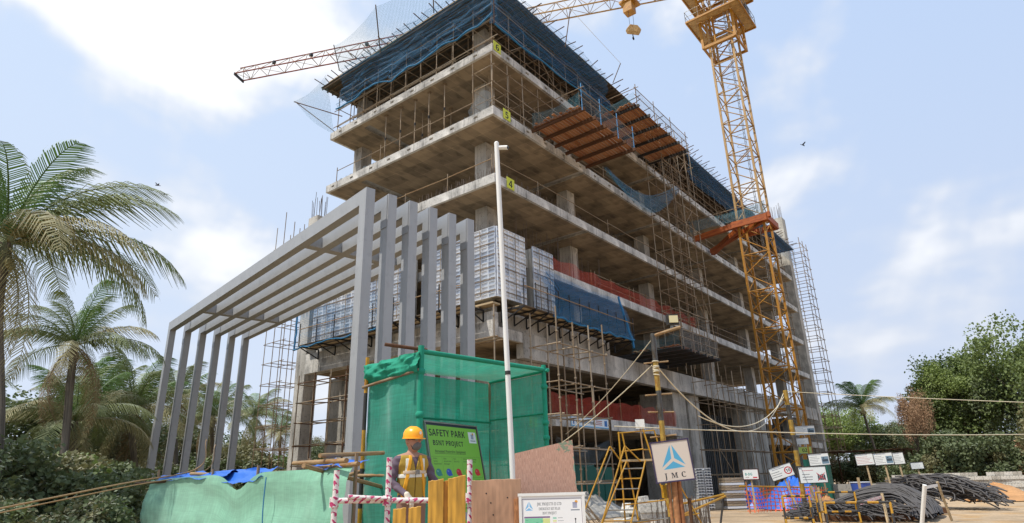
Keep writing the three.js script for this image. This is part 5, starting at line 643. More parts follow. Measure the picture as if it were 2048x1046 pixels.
  const Hd = sub(t, 'mask_and_goggles'); Hd.position.set(0, 0, 0.02); Hd.rotation.y = hr; const mk = put(Hd, 'mask', netsMesh((x, y, z) => Math.max(Math.hypot(x * 1.0, (y - 1.598 - (z - 0.06) * 0.2) * 1.05, (z - 0.062) * 0.85) - 0.062, 0.03 - z, -(Math.hypot(x * 1.1, y - 1.6, z - 0.02) - 0.05)), [-0.1, 1.5, 0.0], [0.1, 1.7, 0.16], 0.007), std({ color: rgb(0.40, 0.40, 0.40), roughness: 0.9 })); for (const s of [-1, 1]) { const g = put(Hd, 'lens', new THREE.SphereGeometry(0.026, 12, 8), std({ color: rgb(0.55, 0.52, 0.48), roughness: 0.12, metalness: 0.3 })); g.position.set(s * 0.036, 1.678, 0.108); g.scale.set(1.1, 0.75, 0.35); bar(Hd, 'temple', [s * 0.062, 1.68, 0.1], [s * 0.096, 1.675, 0.0], 0.004, M.black); bar(Hd, 'chin_strap', [s * 0.094, 1.70, 0.01], [s * 0.052, 1.56, 0.06], 0.006, M.black); }
}
{ const t = thing('timber_platform_low', 'low plank platform under the feet of the dummy', 'platform'); for (let k = 0; k < 7; k++) blk(t, 'plank', -16.35, 0.425, 11.3 + k * 0.23, 2.0, 0.045, 0.215, k % 2 ? M.plankP : M.plankO); for (const x of [-17.2, -15.5]) blk(t, 'bearer', x, 0.2, 12, 0.12, 0.4, 1.7, M.joist); }
// taped pipe railing
{ const t = thing('taped_railing', 'pipe railing wrapped in white and magenta warning tape before the dummy', 'railing'); const tp = (nm, a, b, r) => { const m = bar(t, nm, a, b, r, M.tape.clone(), UCYL12); const tx = T.tape.clone(); tx.repeat.set(1, v3(a).distanceTo(v3(b)) * 5); tx.needsUpdate = true; m.material.map = tx; return m; }; const P = [[-18.07, 12.88, 1.74], [-17.69, 13.19, 1.85], [-17.13, 13.74, 1.81]]; for (const [x, z, h] of P) { tp('post', [x, 0, z], [x + 0.01, h, z], 0.027); tp('tape_wrap', [x, 1.41, z], [x, 1.5, z], 0.042); } tp('rail', [-18.1, 1.47, 12.86], [-17.66, 1.455, 13.22], 0.026); tp('rail', [-17.66, 1.455, 13.22], [-17.1, 1.43, 13.78], 0.026); tp('rail', [-18.0, 1.5, 12.99], [-17.7, 1.47, 13.24], 0.02); }
// plywood and boards of the low hoarding
function sheetBoard(name, label, ax, az, bx, bz, y0, ya, yb, th, mat, group, tile = 1.2) { const t = thing(name, label, 'board', group); const d = V(bx - ax, 0, bz - az), l = d.length(); const s = new THREE.Shape(); s.moveTo(0, y0); s.lineTo(l, y0); for (let i = 0; i <= 8; i++) s.lineTo(l * (1 - i / 8), mix(yb, ya, i / 8) + (i > 0 && i < 8 ? rr(-0.004, 0.004) : 0)); const g = new THREE.ExtrudeGeometry(s, { depth: th, bevelEnabled: true, bevelSize: 0.003, bevelThickness: 0.003, bevelSegments: 1 }); const m = put(t, 'sheet', g, mat); t.position.set(ax, 0, az); t.rotation.y = Math.atan2(-d.z, d.x); return t; }
const tyl = T.plank.clone(); tyl.repeat.set(1, 1); tyl.rotation = Math.PI / 2; tyl.needsUpdate = true; const yM = std({ map: tyl, color: rgb(0.96, 0.72, 0.27), roughness: 0.55 }), yM2 = std({ map: tyl, color: rgb(0.80, 0.55, 0.18), roughness: 0.6 });
sheetBoard('yellow_plank', 'tall yellow shuttering plank, narrower of the tall pair before the dummy', -18.03, 14.1, -17.945, 14.185, 0, 1.615, 1.63, 0.03, yM, 'yellow shuttering planks'); sheetBoard('yellow_plank', 'tall yellow shuttering plank beside the plywood, wider of the tall pair', -17.915, 14.215, -17.815, 14.315, 0, 1.63, 1.655, 0.03, yM, 'yellow shuttering planks'); sheetBoard('yellow_plank', 'recessed dark yellow web plank between the tall pair', -17.955, 14.16, -17.905, 14.21, 0, 1.60, 1.62, 0.02, yM2, 'yellow shuttering planks'); sheetBoard('yellow_plank', 'short yellow shuttering plank under the taped rail', -18.235, 13.905, -18.165, 13.975, 0, 1.405, 1.412, 0.03, yM, 'yellow shuttering planks'); sheetBoard('yellow_plank', 'second short yellow shuttering plank next to the tall pair', -18.145, 13.99, -18.075, 14.055, 0, 1.41, 1.42, 0.03, yM, 'yellow shuttering planks');
{ const t = sheetBoard('plywood_sheet', 'tan plywood sheet with drilled knot holes next to the yellow planks', -17.48, 14.09, -17.2, 14.43, 0, 1.61, 1.615, 0.018, M.ply, 'plywood hoarding sheets'); for (const [u, y] of [[0.13, 1.5], [0.17, 1.42], [0.19, 1.32], [0.10, 1.25], [0.32, 1.46], [0.36, 1.2]]) { const h = put(t, 'knot_hole', new THREE.CircleGeometry(0.007, 8), M.black); h.position.set(u, y, 0.0225); } blk(t, 'batten', 0.40, 0.7, 0.03, 0.05, 1.5, 0.03, M.plankO); }
{ const pt = canvasTex(512, 512, (c) => { c.fillStyle = '#b8917e'; c.fillRect(0, 0, 512, 512); for (let i = 0; i < 900; i++) { c.fillStyle = ['#a98270', '#c7a08c', '#b28a78', '#9c7a6b', '#c9a592'][i % 5]; c.fillRect((i * 73.7) % 512, (i * 211.3) % 512, 2 + i % 3, 14 + (i * 7) % 44); } c.fillStyle = '#7f8a74'; const bl = (x, y, s) => { c.beginPath(); for (let a = 0; a < 6.3; a += 0.35) c.lineTo(x + Math.cos(a) * s * (0.6 + 0.5 * Math.sin(a * 5 + x)), y + Math.sin(a) * s * 1.1 * (0.6 + 0.4 * Math.cos(a * 3 + y))); c.fill(); }; bl(380, 40, 40); bl(410, 80, 30); bl(350, 75, 26); bl(440, 30, 26); c.fillStyle = '#8c937e'; bl(300, 30, 14); c.fillStyle = '#6f9182'; for (let i = 0; i < 24; i++) c.fillRect(452 + Math.sin(i * 0.7) * 7 + i * 1.1, 130 + i * 12, 12 + (i % 4) * 4, 13); });
  pt.wrapS = pt.wrapT = THREE.RepeatWrapping; const t = thing('plywood_sheet', 'large weathered pinkish plywood sheet with green paint marks behind the plan board', 'board', 'plywood hoarding sheets'); const a = V(-17.07, 0, 14.27), b = V(-16.72, 0, 14.76), d = b.clone().sub(a), l = d.length(); const s = new THREE.Shape(); s.moveTo(0, 0); s.lineTo(l + 0.02, 0); s.lineTo(l - 0.05, 1.955); s.lineTo(l - 0.09, 1.945); s.lineTo(0, 1.845); const g = new THREE.ExtrudeGeometry(s, { depth: 0.02, bevelEnabled: false }); const uv = g.attributes.uv, ps = g.attributes.position; for (let i = 0; i < uv.count; i++) uv.setXY(i, ps.getX(i) / 0.62, (ps.getY(i) - 1.34) / 0.62); put(t, 'sheet', g, std({ map: pt, roughness: 0.85 })); t.position.copy(a); t.rotation.y = Math.atan2(-d.z, d.x); }
{ const tx = canvasTex(1024, 1440, (c) => { c.fillStyle = '#e9e9e8'; c.fillRect(0, 0, 1024, 1440); c.strokeStyle = '#6b5a72'; c.lineWidth = 7; c.strokeRect(24, 66, 972, 1340); jmcLogo(c, 60, 100, 150, '#7fb6dd'); c.fillStyle = '#55585c'; c.font = 'bold 62px serif'; c.textAlign = 'center'; c.fillText('JMC PROJECTS (I) LTD', 470, 165, 400); c.font = 'bold 54px serif'; c.fillText('EMERGENCY KEY PLAN', 470, 236, 350); c.fillText('BSNT PROJECT', 470, 302, 230); bldgLogo(c, 800, 90, 180); c.fillStyle = '#7a5f86'; c.fillRect(56, 330, 420, 24); c.fillStyle = '#7cc7a0'; c.fillRect(60, 356, 300, 500); c.fillStyle = '#cfd78f'; c.fillRect(355, 360, 118, 490); c.fillStyle = '#58a386'; for (let i = 0; i < 16; i++) c.fillRect(80 + (i * 83) % 250, 380 + (i * 57) % 420, 40, 10); c.fillStyle = '#9bcbb6'; c.fillRect(520, 345, 60, 28); c.fillStyle = '#d9dc9c'; c.fillRect(520, 388, 60, 28); c.fillStyle = '#c02a55'; c.fillRect(520, 432, 60, 34); linesPrint(c, 600, 352, 100, 3, 44, '#8a8d90', 10); c.fillStyle = '#23242b'; c.fillRect(880, 390, 12, 70); c.beginPath(); c.arc(886, 378, 13, 0, 7); c.fill(); });
  board('plan_board', 'white emergency key plan board leaning on the plywood', null, -17.12, 1.09, 14.71, 0.555, 0.78, -0.955, -0.03, 0, canvasTex(1, 1, (c) => { c.fillStyle = '#fff'; c.fillRect(0, 0, 1, 1); }), M.white, []).traverse((o) => { if (o.name === 'print') { o.material = std({ map: tx, roughness: 0.5 }); o.scale.set(1, 1, 1); } }); }
// yellow rolling ladder
{
  const t = thing('rolling_ladder', 'yellow tubular rolling ladder with high platform beside the emblem sign', 'ladder'); t.position.set(-5.1, 0, 9.35); t.rotation.y = -1.02; t.scale.set(1.3, 1, 1.15); // local x runs across the view
  const y = M.yellow, k = M.galv, r = 0.018; const b = (nm, a, c, m = y) => bar(t, nm, a, c, r, m);
  b('leg', [-0.42, 0, 0.35], [-0.40, 2.85, 0.1]); b('leg', [0.62, 0, 0.35], [0.12, 3.0, 0.1]); b('leg', [1.35, 0, -0.4], [0.55, 2.2, -0.4]); b('guard_post', [0.55, 2.05, -0.4], [0.42, 2.9, -0.4]); b('leg', [-0.1, 0.4, -0.4], [-0.3, 2.85, -0.4]); b('guard_post', [0.1, 2.05, 0.1], [0.08, 3.05, 0.1], M.bamboo);
  b('guard_rail', [-0.42, 2.82, 0.1], [0.42, 2.9, -0.4]); b('guard_rail', [-0.42, 2.3, 0.1], [0.1, 2.36, 0.12]); b('guard_rail', [0.1, 2.34, 0.12], [0.5, 2.36, -0.4]);
  for (const q of [0, 1, 2]) blk(t, 'platform_plank', 0.08, 2.06, -0.28 + q * 0.2, 1.0, 0.05, 0.18, M.plankP);
  b('stringer', [-0.95, 0.35, 0.7], [-0.28, 2.05, 0.2]); b('stringer', [-0.35, 0.35, 0.7], [0.12, 2.05, 0.2]); for (let i = 0; i < 6; i++) { const f = 0.1 + i * 0.155, a = V(-0.95, 0.35, 0.7).lerp(V(-0.28, 2.05, 0.2), f), c = V(-0.35, 0.35, 0.7).lerp(V(0.12, 2.05, 0.2), f); b('tread', a, c, i % 2 ? k : y); }
  b('handrail', [-1.55, 0, 0.8], [-0.62, 2.45, 0.3]); b('handrail', [-0.62, 2.45, 0.3], [-0.38, 2.0, 0.2]); b('handrail', [-0.95, 0.35, 0.72], [-0.3, 2.45, 0.3]); b('handrail', [-0.3, 2.45, 0.3], [0.02, 2.02, 0.2]); b('handrail', [-1.6, 1.15, 0.7], [-1.4, 1.65, 0.6]);
  b('brace', [-0.4, 0.9, 0.33], [0.45, 1.0, 0.3]); b('brace', [-0.42, 0.45, 0.35], [0.55, 0.55, 0.33], k); b('brace', [0.55, 0.55, 0.33], [1.2, 0.6, -0.4]); b('brace', [-0.95, 0.35, 0.7], [1.2, 0.6, -0.4]);
  const nb = put(t, 'notice', new THREE.BoxGeometry(0.2, 0.26, 0.01), M.white); nb.position.set(0.08, 3.05, 0.13);
}
// ---------------------------------------------------------------- yard clutter
function blocks(name, label, x, z, list, mat, group) { const t = thing(name, label, 'blocks', group); t.position.set(x, 0, z); for (const [a, b, c, ry, w = 0.6, h = 0.2, d = 0.3, rz = 0] of list) { const m = blk(t, 'block', a, b, c, w, h, d, mat, ry); m.rotation.z = rz; } return t; }
{ const l = []; for (let i = 0; i < 4; i++) for (let j = 0; j < 4; j++) l.push([i * 0.63, 0.1 + j * 0.205, rr(-0.05, 0.05), rr(-0.06, 0.06)]); l.push([-0.8, 0.15, 0.3, 0.4, 0.6, 0.2, 0.3, 0.2], [-0.5, 0.4, 0.1, 0.8, 0.6, 0.2, 0.3, -0.4], [-0.1, 0.75, 0, 0.2, 0.3, 0.4, 0.25, 0.1], [-0.75, 0.5, -0.1, 1.2, 0.6, 0.2, 0.3, 0.5], [-1.1, 0.12, 0.1, 1.4], [0.3, 0.1, 0.6, 0.3]); blocks('block_pile', 'tumbled pile of white concrete blocks behind the yellow ladder', -0.1, 6.9, l, M.block).rotation.y = -0.9; }
{ const t = thing('panel_stack', 'stack of silvery formwork panels seen from their edges beside blue tarpaulin', 'stack', 'formwork stacks in the yard'); t.position.set(10.2, 0, 5.0); t.rotation.y = -0.9; for (let i = 0; i < 15; i++) { const y = 0.12 + i * 0.13; for (const x of [-0.35, 0.05]) { blk(t, 'panel', x - 0.05, y, 0, 0.34, 0.02, 1.0, M.alu); for (const q of [-0.15, 0.0, 0.15]) blk(t, 'panel_rib', x - 0.05 + q, y - 0.045, 0.0, 0.02, 0.07, 0.96, M.alu); } } }
{ const t = thing('panel_stack', 'lower stack of flat grey formwork panels with rust marks', 'stack', 'formwork stacks in the yard'); t.position.set(11.3, 0, 5.9); t.rotation.y = -0.9; for (let i = 0; i < 12; i++) blk(t, 'panel', rr(-0.03, 0.03), 0.07 + i * 0.122, rr(-0.03, 0.03), 0.95, 0.1, 1.0, i % 3 ? M.pipeL : M.alu); }
function heap(name, label, x, z, rx, rz, h, mat, seed, sharp = 1) { const t = thing(name, label, 'heap', 'heaps in the yard'); cloth(t, 'cover', (u, v) => { const a = u * 6.283, r = v; const q = 1 - Math.pow(r, 1.6); return [x + Math.cos(a) * rx * r * (1 + nz(Math.cos(a) * 0.4 + 0.5, Math.sin(a) * 0.4 + 0.5, 8, seed) * 0.5), Math.max(-0.02, h * q * (1 + 0.6 * nz(u, v, 8, seed + 3)) + nz(Math.cos(a) * r * 0.5 + 0.5, Math.sin(a) * r * 0.5 + 0.5, 16, seed + 5) * 0.4 * sharp * (1 - r * r)), z + Math.sin(a) * rz * r]; }, 48, 16, mat); return t; }
heap('tarpaulin_heap', 'crumpled bright blue tarpaulin heap beside the formwork stacks', 12.3, 6.5, 1.1, 0.9, 1.1, M.tarp, 701); heap('tarpaulin_heap', 'larger heap under blue tarpaulin behind the orange mesh', 12.2, 8.6, 1.9, 1.5, 1.5, M.tarp, 711); heap('sand_heap', 'reddish sand heap near the block wall end', 22, 16.2, 3, 1.8, 0.8, std({ map: T.sand, color: rgb(0.86, 0.72, 0.58), roughness: 1 }), 721, 0.3); heap('sand_heap', 'small orange soil heap behind the yellow barriers', 6.6, 11.3, 1.0, 0.8, 0.7, std({ map: T.sand, color: rgb(0.86, 0.70, 0.54), roughness: 1 }), 731, 0.3); heap('rubble_heap', 'grey rubble heap in the shade behind the timber poles', 3.5, 2.2, 3, 1.2, 0.9, M.concD, 741, 1.4);
{ const t = thing('orange_fence', 'orange plastic mesh fence hung on a yellow pipe before blue tarpaulin', 'fence'); const P = new THREE.CatmullRomCurve3([V(7.2, 0, 7.95), V(8.4, 0, 8.9), V(9.4, 0, 9.9), V(10.4, 0, 10.6)]); cloth(t, 'mesh', (u, v) => { const p = P.getPoint(u); return [p.x + nz(u, v, 8, 751) * 0.3, 0.02 + v * (1.05 - 0.1 * Math.sin(u * 12) ** 2), p.z + 0.12 * Math.sin(u * 19) * (1 - v)]; }, 50, 12, M.orangeMesh, 3.4, 0.8); bar(t, 'top_pipe', [7.0, 1.12, 7.8], [9.6, 0.98, 10.0], 0.035, M.yellow); for (const u of [0.03, 0.5, 0.97]) { const p = P.getPoint(u); bar(t, 'post', [p.x - 0.08, 0, p.z], [p.x - 0.08, 1.3, p.z], 0.03, M.plankO); } }
function barrier(label, x, z, ry, w, h, legs = 2) { const t = thing('yellow_barrier', label, 'barrier', 'yellow and black pipe barriers'); t.position.set(x, 0, z); t.rotation.y = ry; const n = 6; for (const y of [h, h * 0.35]) for (let i = 0; i < n; i++) bar(t, 'rail_band', [-w / 2 + w * i / n, y, 0], [-w / 2 + w * (i + 1) / n, y, 0], 0.032, i % 2 ? M.dark : M.yellow, UCYL12); for (const s of [-1, 1]) for (let i = 0; i < 3; i++) { bar(t, 'leg_band', [s * w / 2, h * i / 3, 0.22 * (1 - i / 3)], [s * w / 2, h * (i + 1) / 3, 0.22 * (1 - (i + 1) / 3)], 0.032, i % 2 ? M.dark : M.yellow, UCYL12); bar(t, 'leg_band', [s * w / 2, h * i / 3, -0.3 * (1 - i / 3)], [s * w / 2, h * (i + 1) / 3, -0.3 * (1 - (i + 1) / 3)], 0.03, i % 2 ? M.yellow : M.dark, UCYL12); } return t; }
barrier('long yellow and black barrier before the bundle of bent steel bars', -2.35, 14.2, -1.38, 1.55, 0.82); barrier('narrow yellow and black barrier with a white notice', -1.0, 12.3, -1.25, 0.75, 0.95); barrier('yellow and black barrier beside the narrow one towards the stakes', 2.6, 12.6, -1.2, 1.2, 0.95);
{ const t = thing('yellow_barrier', 'slanting yellow pipe guard over the rebar cage beside the timber poles', 'barrier', 'yellow and black pipe barriers'); const a = V(-1.95, 0.74, 8.93), b = V(0.48, 0.97, 9.55), c = V(-2.9, 0.42, 9.3); bar(t, 'rail', a, b, 0.035, M.yellow, UCYL12); bar(t, 'rail', c, b.clone().add(V(0, -0.05, 0.05)), 0.035, M.yellow, UCYL12); bar(t, 'leg', b, [0.2, 0, 9.4], 0.035, M.dark, UCYL12); bar(t, 'leg', a, [-1.95, 0, 8.9], 0.03, M.dark, UCYL12); }
starters('tangle of rusty reinforcing bars rising beside the timber poles', (q) => [rr(-2.6, 0.4), 0, rr(8.2, 9.3)], 70, 0.4, 1.0);
{ const g = new Acc(1); for (let i = 0; i < 26; i++) { const x = -1.8 + i * 0.1 + rr(-0.05, 0.05); g.bar([x, 0, 4.6 + rr(-0.2, 0.2)], [x - 0.7, rr(0.9, 1.7), 3.9 + rr(-0.2, 0.2)], 0.016, 4); } tag(put(scene, 'steel_rods', g.geo(), M.pipeL), 'pale thin steel rods leaning in the shade behind the yellow ladder', 'rods', null, 'stuff'); }
{ // bundles of bent bars
  const barM = std({ color: rgb(0.33, 0.32, 0.32), roughness: 0.65, metalness: 0.25 });
  const bundle = (label, mat, pf, n, r) => { const t = thing('bar_bundle', label, 'steel bars', 'bundles of bent steel bars'); const g = []; for (let i = 0; i < n; i++) put(t, 'bar', tubeG(pf(i / n, rr(-1, 1), rr(0, 1)), r, 16, 5), mat); return t; };
  bundle('grey bundle of long bent steel bars heaped behind the long barrier', barM, (f, w, h) => { const x = 4.2 + f * 3.6 + w * 0.3, k = 0.35 + 0.75 * Math.sin(0.5 + f * 2.2), e = rr(-0.3, 0.3); return [[x - 1.0 + w, 0.12 + 0.2 * h, 10.9 + e + f * 0.6], [x - 0.3, 0.3 * k + 0.25 * h, 12.0 + e], [x, k * 0.8 + 0.18 * h, 13.2 + e], [x - 0.2, k * 0.9 + 0.12 * h, 14.1 + e * 0.6], [x - 0.5, 0.5 * k + 0.1 * h, 14.75 + w * 0.2], [x - 0.9 - f * 0.8, 0.08 + 0.15 * h, 14.9 + w * 0.3]]; }, 150, 0.028);
  bundle('loose tangle of bar ends under the front of the grey bundle', barM, (f, w, h) => { const x = 2.9 + rr(0, 1.4), z = 11.0 + f * 3.6, y = 0.12 + h * 0.4; return [[x + 0.5, y + 0.1, z - rr(0.1, 0.7)], [x + 0.1, y + rr(0, 0.12), z], [x - 0.2, y + rr(-0.1, 0.05), z + rr(0.1, 0.6)]]; }, 170, 0.022);
  bundle('dark rounded heap of bar ends piled before the block wall', barM, (f, w, h) => { const z = 12.5 + f * 3.9, k = 0.30 + 1.0 * Math.sin(0.45 + f * 2.3), y = k * (0.35 + 0.7 * h), x = 12 + rr(-1, 1.2); return [[x + 0.4, y + rr(-0.05, 0.1), z - rr(0.2, 0.9)], [x, y + 0.08, z], [x - 0.1, y + rr(-0.05, 0.05), z + rr(0.2, 0.5)], [x - 0.3, Math.max(0.05, y - rr(0.05, 0.35)), z + rr(0.4, 0.9)]]; }, 260, 0.03);
  const sp = thing('timber_sleepers', 'brown timber sleepers lying under the grey bar bundle', 'timber'); for (let i = 0; i < 7; i++) blk(sp, 'sleeper', 3.6 + i * 0.75, 0.1, 13.1 + i * 0.1, 0.25, 0.2, 3.0, i % 2 ? M.plankO2 : M.rust, 0.25);
}
// white taped stakes, timber stakes, tanks, bins, walls, shed
{ const t = thing('taped_stakes', 'two white stakes joined by hanging warning tape beside the bar bundle', 'stakes'); bar(t, 'stake', [2.2, 0, 15.0], [1.9, 1.15, 15.35], 0.06, M.white, UCYL12); bar(t, 'stake', [4.3, 0, 15.6], [3.8, 1.2, 15.5], 0.04, M.plankP, UCYL12); bar(t, 'stake', [0.6, 0, 14.35], [0.9, 0.95, 14.3], 0.04, M.plankP, UCYL12); cloth(t, 'tape', (u, v) => { const p = cat([1.9, 1.12, 15.35], [3.8, 1.15, 15.5], 0.1, 1)[0].lerp(V(3.8, 1.15, 15.5), u); return [p.x, p.y - v * 0.09, p.z]; }, 8, 1, M.white); cloth(t, 'tape', (u, v) => [mix(-0.9, 0.9, u), mix(0.78, 0.9, u) - v * 0.09, mix(14.0, 14.3, u)], 8, 1, M.tape, 6, 1); }
[[5.27, 11.2, 1.15, 'thick pale timber stake before the white prohibition board', 0.07], [9.4, 12.1, 1.35, 'timber stake standing before the pair of long notice boards', 0.06], [12, 12.75, 1.3, 'timber stake near the middle of the notice boards', 0.05], [3.0, 12.0, 1.1, 'short timber stake beside the yellow barriers', 0.045]].forEach(([x, z, h, lb, w]) => { const m = blk(scene, 'timber_stake', x, h / 2, z, w * 2, h, w * 1.4, M.plankP, 0.4); m.name = numbered('wooden_stake'); tag(m, lb, 'stake', 'timber stakes'); });
{ const t = thing('concrete_tank', 'low grey concrete tank wall behind the timber stakes', 'tank'); put(t, 'wall', boxG(17.6, 18.0, -0.1, 0.95, 9.0, 12.9), M.concD); put(t, 'wall', boxG(18.01, 22, -0.1, 0.95, 12.5, 12.9), M.concD); const p = thing('blue_bin', 'open blue plastic bin before the concrete tank', 'bin'); put(p, 'body', new THREE.CylinderGeometry(0.5, 0.42, 1.05, 20, 1, true), std({ color: rgb(0.22, 0.32, 0.62), roughness: 0.5, side: THREE.DoubleSide })).position.set(16.6, 0.52, 10.8); put(p, 'rim', new THREE.TorusGeometry(0.5, 0.03, 6, 24).rotateX(Math.PI / 2), std({ color: rgb(0.7, 0.72, 0.76), roughness: 0.5 })).position.set(16.6, 1.05, 10.8); put(p, 'bottom', new THREE.CylinderGeometry(0.42, 0.42, 0.03, 20), M.dark).position.set(16.6, 0.03, 10.8); }
{ const t = thing('block_wall', 'stacked wall of grey concrete blocks below the tall green tree', 'wall'); for (let j = 0; j < 6; j++) for (let i = 0; i < 26; i++) if (j < 5 || i % 5 !== 2) blk(t, 'block', 28 + rr(-0.03, 0.03) + (j % 2) * 0.1, 0.11 + j * 0.225, 12.2 + i * 0.44 + (j % 2) * 0.2, 0.3, 0.215, 0.425, R() < 0.7 ? M.block : M.concD); }
blocks('block_stack', 'pale block stack behind the notice boards', 21, 8.2, Array.from({ length: 24 }, (_, i) => [0, 0.11 + Math.floor(i / 6) * 0.22, (i % 6) * 0.62, 1.57]), M.block, 'block stacks'); blocks('block_stack', 'white block stack beyond the concrete tank', 24, 11.5, Array.from({ length: 30 }, (_, i) => [0, 0.11 + Math.floor(i / 5) * 0.22, (i % 5) * 0.62, 1.57]), M.block, 'block stacks');
{ const t = thing('open_shed', 'open shed with a thin dark sheet roof near the wrapped column', 'shed'); const r = new Acc(1); for (let i = 0; i < 24; i++) r.box(36.2, 41, 3.12 + (i % 2) * 0.035, 3.17 + (i % 2) * 0.035, 4.6 + i * 0.26, 4.86 + i * 0.26); put(t, 'roof', r.geo(), M.rust); for (const [x, z] of [[36.5, 4.9], [36.5, 7.7], [36.5, 10.5], [40.5, 4.9], [40.5, 10.5]]) bar(t, 'post', [x, 0, z], [x, 3.14, z], 0.06, M.rust); }
blk(tag(thing('green_cabinet', 'tall dark green metal cabinet behind the white prohibition board', 'cabinet'), null), 'body', 17.5, 1.15, 8.6, 0.8, 2.3, 1.2, std({ color: rgb(0.08, 0.36, 0.30), roughness: 0.5 }));
{ const t = thing('green_hoarding', 'dark green sheet hoarding in the shade under the first slab', 'hoarding'); for (let i = 0; i < 6; i++) put(t, 'sheet', boxG(3 + i * 0.95, 3.94 + i * 0.95, -0.05, 2.35 - (i > 3 ? 0.2 : 0), 0.55 + (i % 2) * 0.03, 0.58 + (i % 2) * 0.03), std({ color: rgb(0.05, 0.33, 0.28), roughness: 0.6 })); for (const y of [1.5, 2.3]) bar(t, 'rail', [2.8, y, 0.65], [9, y, 0.65], 0.025, M.pipe); }
{ const t = netThing('grey net swag hanging in the scaffold over the plywood', 'loose nets low on the facade'); cloth(t, 'netting', (u, v) => [mix(1.0, 5.6, u), 3.4 - 0.5 * Math.sin(u * 3.14) - v * (0.3 + 0.5 * Math.sin(u * 3.1)), 2.3 + nz(u, v, 8, 761) * 0.4], 30, 8, M.greyNet, 6, 1.5); }
{ const t = thing('green_mesh_strip', 'bright green mesh strip low among the shrubs by the fence', 'fence'); cloth(t, 'mesh', (u, v) => [mix(-15.8, -13.6, u), mix(0.1, 0.95, v), mix(-3.0, 2.0, u) + nz(u, v, 8, 771) * 0.3], 20, 6, M.green, 3, 1); }
// notice boards on posts
const noticeTex = (kind) => canvasTex(256, 150, (c) => { c.fillStyle = '#dcdfdd'; c.fillRect(0, 0, 256, 150); c.fillStyle = '#6e8aa8'; c.fillRect(10, 8, 16, 12);
  if (kind === 'ten') { linesPrint(c, 34, 12, 150, 2, 16, '#44506b', 7); linesPrint(c, 14, 60, 120, 3, 26, '#55585c', 8); c.strokeStyle = '#b3232a'; c.lineWidth = 12; c.beginPath(); c.arc(204, 80, 38, 0, 7); c.stroke(); c.fillStyle = '#1c1c1e'; c.font = 'bold 48px sans-serif'; c.textAlign = 'center'; c.fillText('10', 204, 97); }
  else if (kind === 'stop') { linesPrint(c, 34, 30, 150, 1, 16, '#b2555a', 8); linesPrint(c, 30, 66, 100, 3, 24, '#55585c', 8); c.fillStyle = '#3c4148'; for (let i = 0; i < 4; i++) { c.beginPath(); c.arc(178 + i * 18, 78 + (i % 2) * 6, 8, 0, 7); c.fill(); c.fillRect(170 + i * 18, 86, 16, 40); } c.strokeStyle = '#c0343a'; c.lineWidth = 6; c.beginPath(); c.moveTo(165, 60); c.lineTo(240, 132); c.moveTo(240, 60); c.lineTo(165, 132); c.stroke(); }
  else if (kind === 'green') { c.strokeStyle = '#b5666a'; c.lineWidth = 8; c.strokeRect(4, 4, 248, 142); c.fillStyle = '#3f8a86'; c.font = 'bold 52px sans-serif'; c.fillText('B-DG', 34, 92, 190); linesPrint(c, 40, 112, 80, 1, 10, '#7a4a52', 10); c.fillStyle = '#c43a48'; c.fillRect(160, 112, 70, 18); }
  else { linesPrint(c, 34, 12, 190, 1, 16, '#44506b', 8); linesPrint(c, 14, 40, kind === 'photo' ? 130 : 210, 5, 20, kind === 'red' ? '#a8595c' : '#6a6f77', 6); if (kind === 'photo') { c.fillStyle = '#6b8496'; c.fillRect(160, 44, 86, 92); c.fillStyle = '#33424e'; c.fillRect(168, 78, 70, 30); c.fillRect(176, 56, 22, 14); } } });
const BG = 'notice boards on posts';
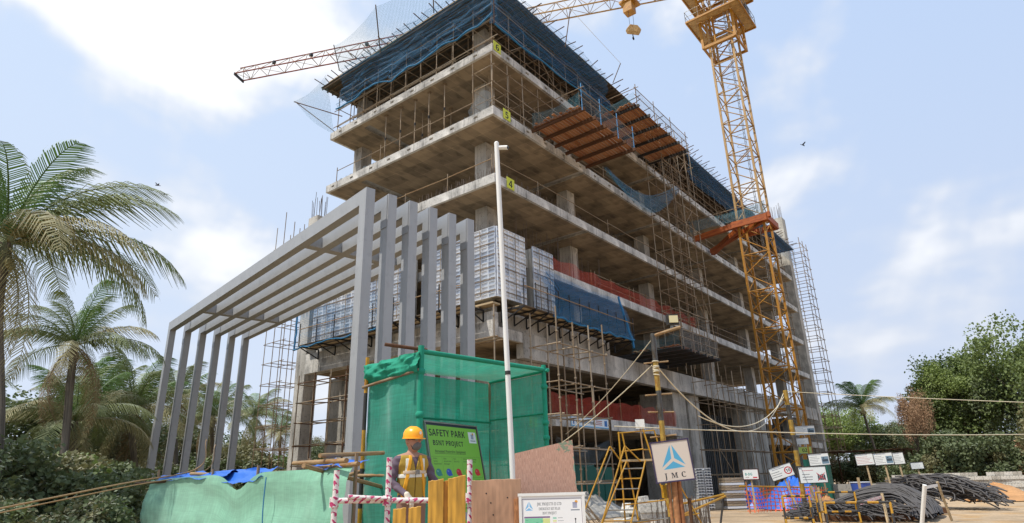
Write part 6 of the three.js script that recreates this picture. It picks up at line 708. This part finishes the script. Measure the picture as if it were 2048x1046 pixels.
[['white notice board with green lettering before the profiled sheet wall', 5.54, 1.6, 8.86, 0.62, 0.42, -1.25, 0, 'green', 1.2, M.plankP], ['tilted white board showing a speed limit of ten in a red ring', 5.9, 1.66, 10.0, 0.9, 0.5, -1.25, 0.28, 'ten', 1.2, M.plankP], ['large white board with crossed out figures beside the thick stake', 5.22, 1.52, 11.35, 0.98, 0.6, -1.3, 0.02, 'stop', 0.9, M.galv], ['grey notice board with small pictures above the crossed figures board', 10.15, 2.16, 10.5, 0.86, 0.52, -1.3, 0.05, 'photo', 1.7, M.pipe], ['wide notice board with red print, first of the joined row of three', 10.53, 2.09, 12.32, 0.76, 0.48, -1.35, 0.05, 'red', 1.6, M.plankP], ['wide notice board with a blue picture, middle of the joined row of three', 10.66, 2.09, 13.02, 0.74, 0.5, -1.38, 0.05, 'photo', 1.6, M.plankP], ['narrower pinkish notice board, last of the joined row of three', 11.72, 2.1, 13.42, 0.5, 0.5, -1.4, 0.05, 'text', 1.6, M.plankP], ['small notice board on two posts by the block wall', 13.8, 1.78, 13.85, 0.52, 0.3, -1.4, 0.04, 'text', 1.3, M.plankP]].forEach(([lb, x, y, z, w, h, ry, rz, k, e, m]) => board('notice_board', lb, BG, x, y, z, w, h, ry, 0, rz, noticeTex(k), M.dark, [[0, 0.07, e, m]]));
[['blue tinted plate tied to the crane foot mast', 21.9, 4.15, 7.2, 1.15, 0.55, 'photo'], ['small grey plate tied below the blue tinted plate', 21.85, 3.5, 6.9, 0.8, 0.38, 'text']].forEach(([lb, x, y, z, w, h, k]) => board('crane_plate', lb, 'plates at the crane foot', x, y, z, w, h, -1.3, 0, 0, noticeTex(k), M.galv, [[0, 0.08, y - h / 2, M.crane]]));
board('crane_plate', 'yellow green plate numbered zero two at the crane foot', 'plates at the crane foot', 21.9, 2.95, 7.0, 0.75, 0.4, -1.3, 0, 0, canvasTex(128, 64, (c) => { c.fillStyle = '#a9bd5a'; c.fillRect(0, 0, 128, 64); c.fillStyle = '#1d2218'; c.font = 'bold 48px sans-serif'; c.fillText('02', 34, 50); }), M.galv, [[0, 0.08, 2.75, M.crane]]);
renderer.render(scene, camera);
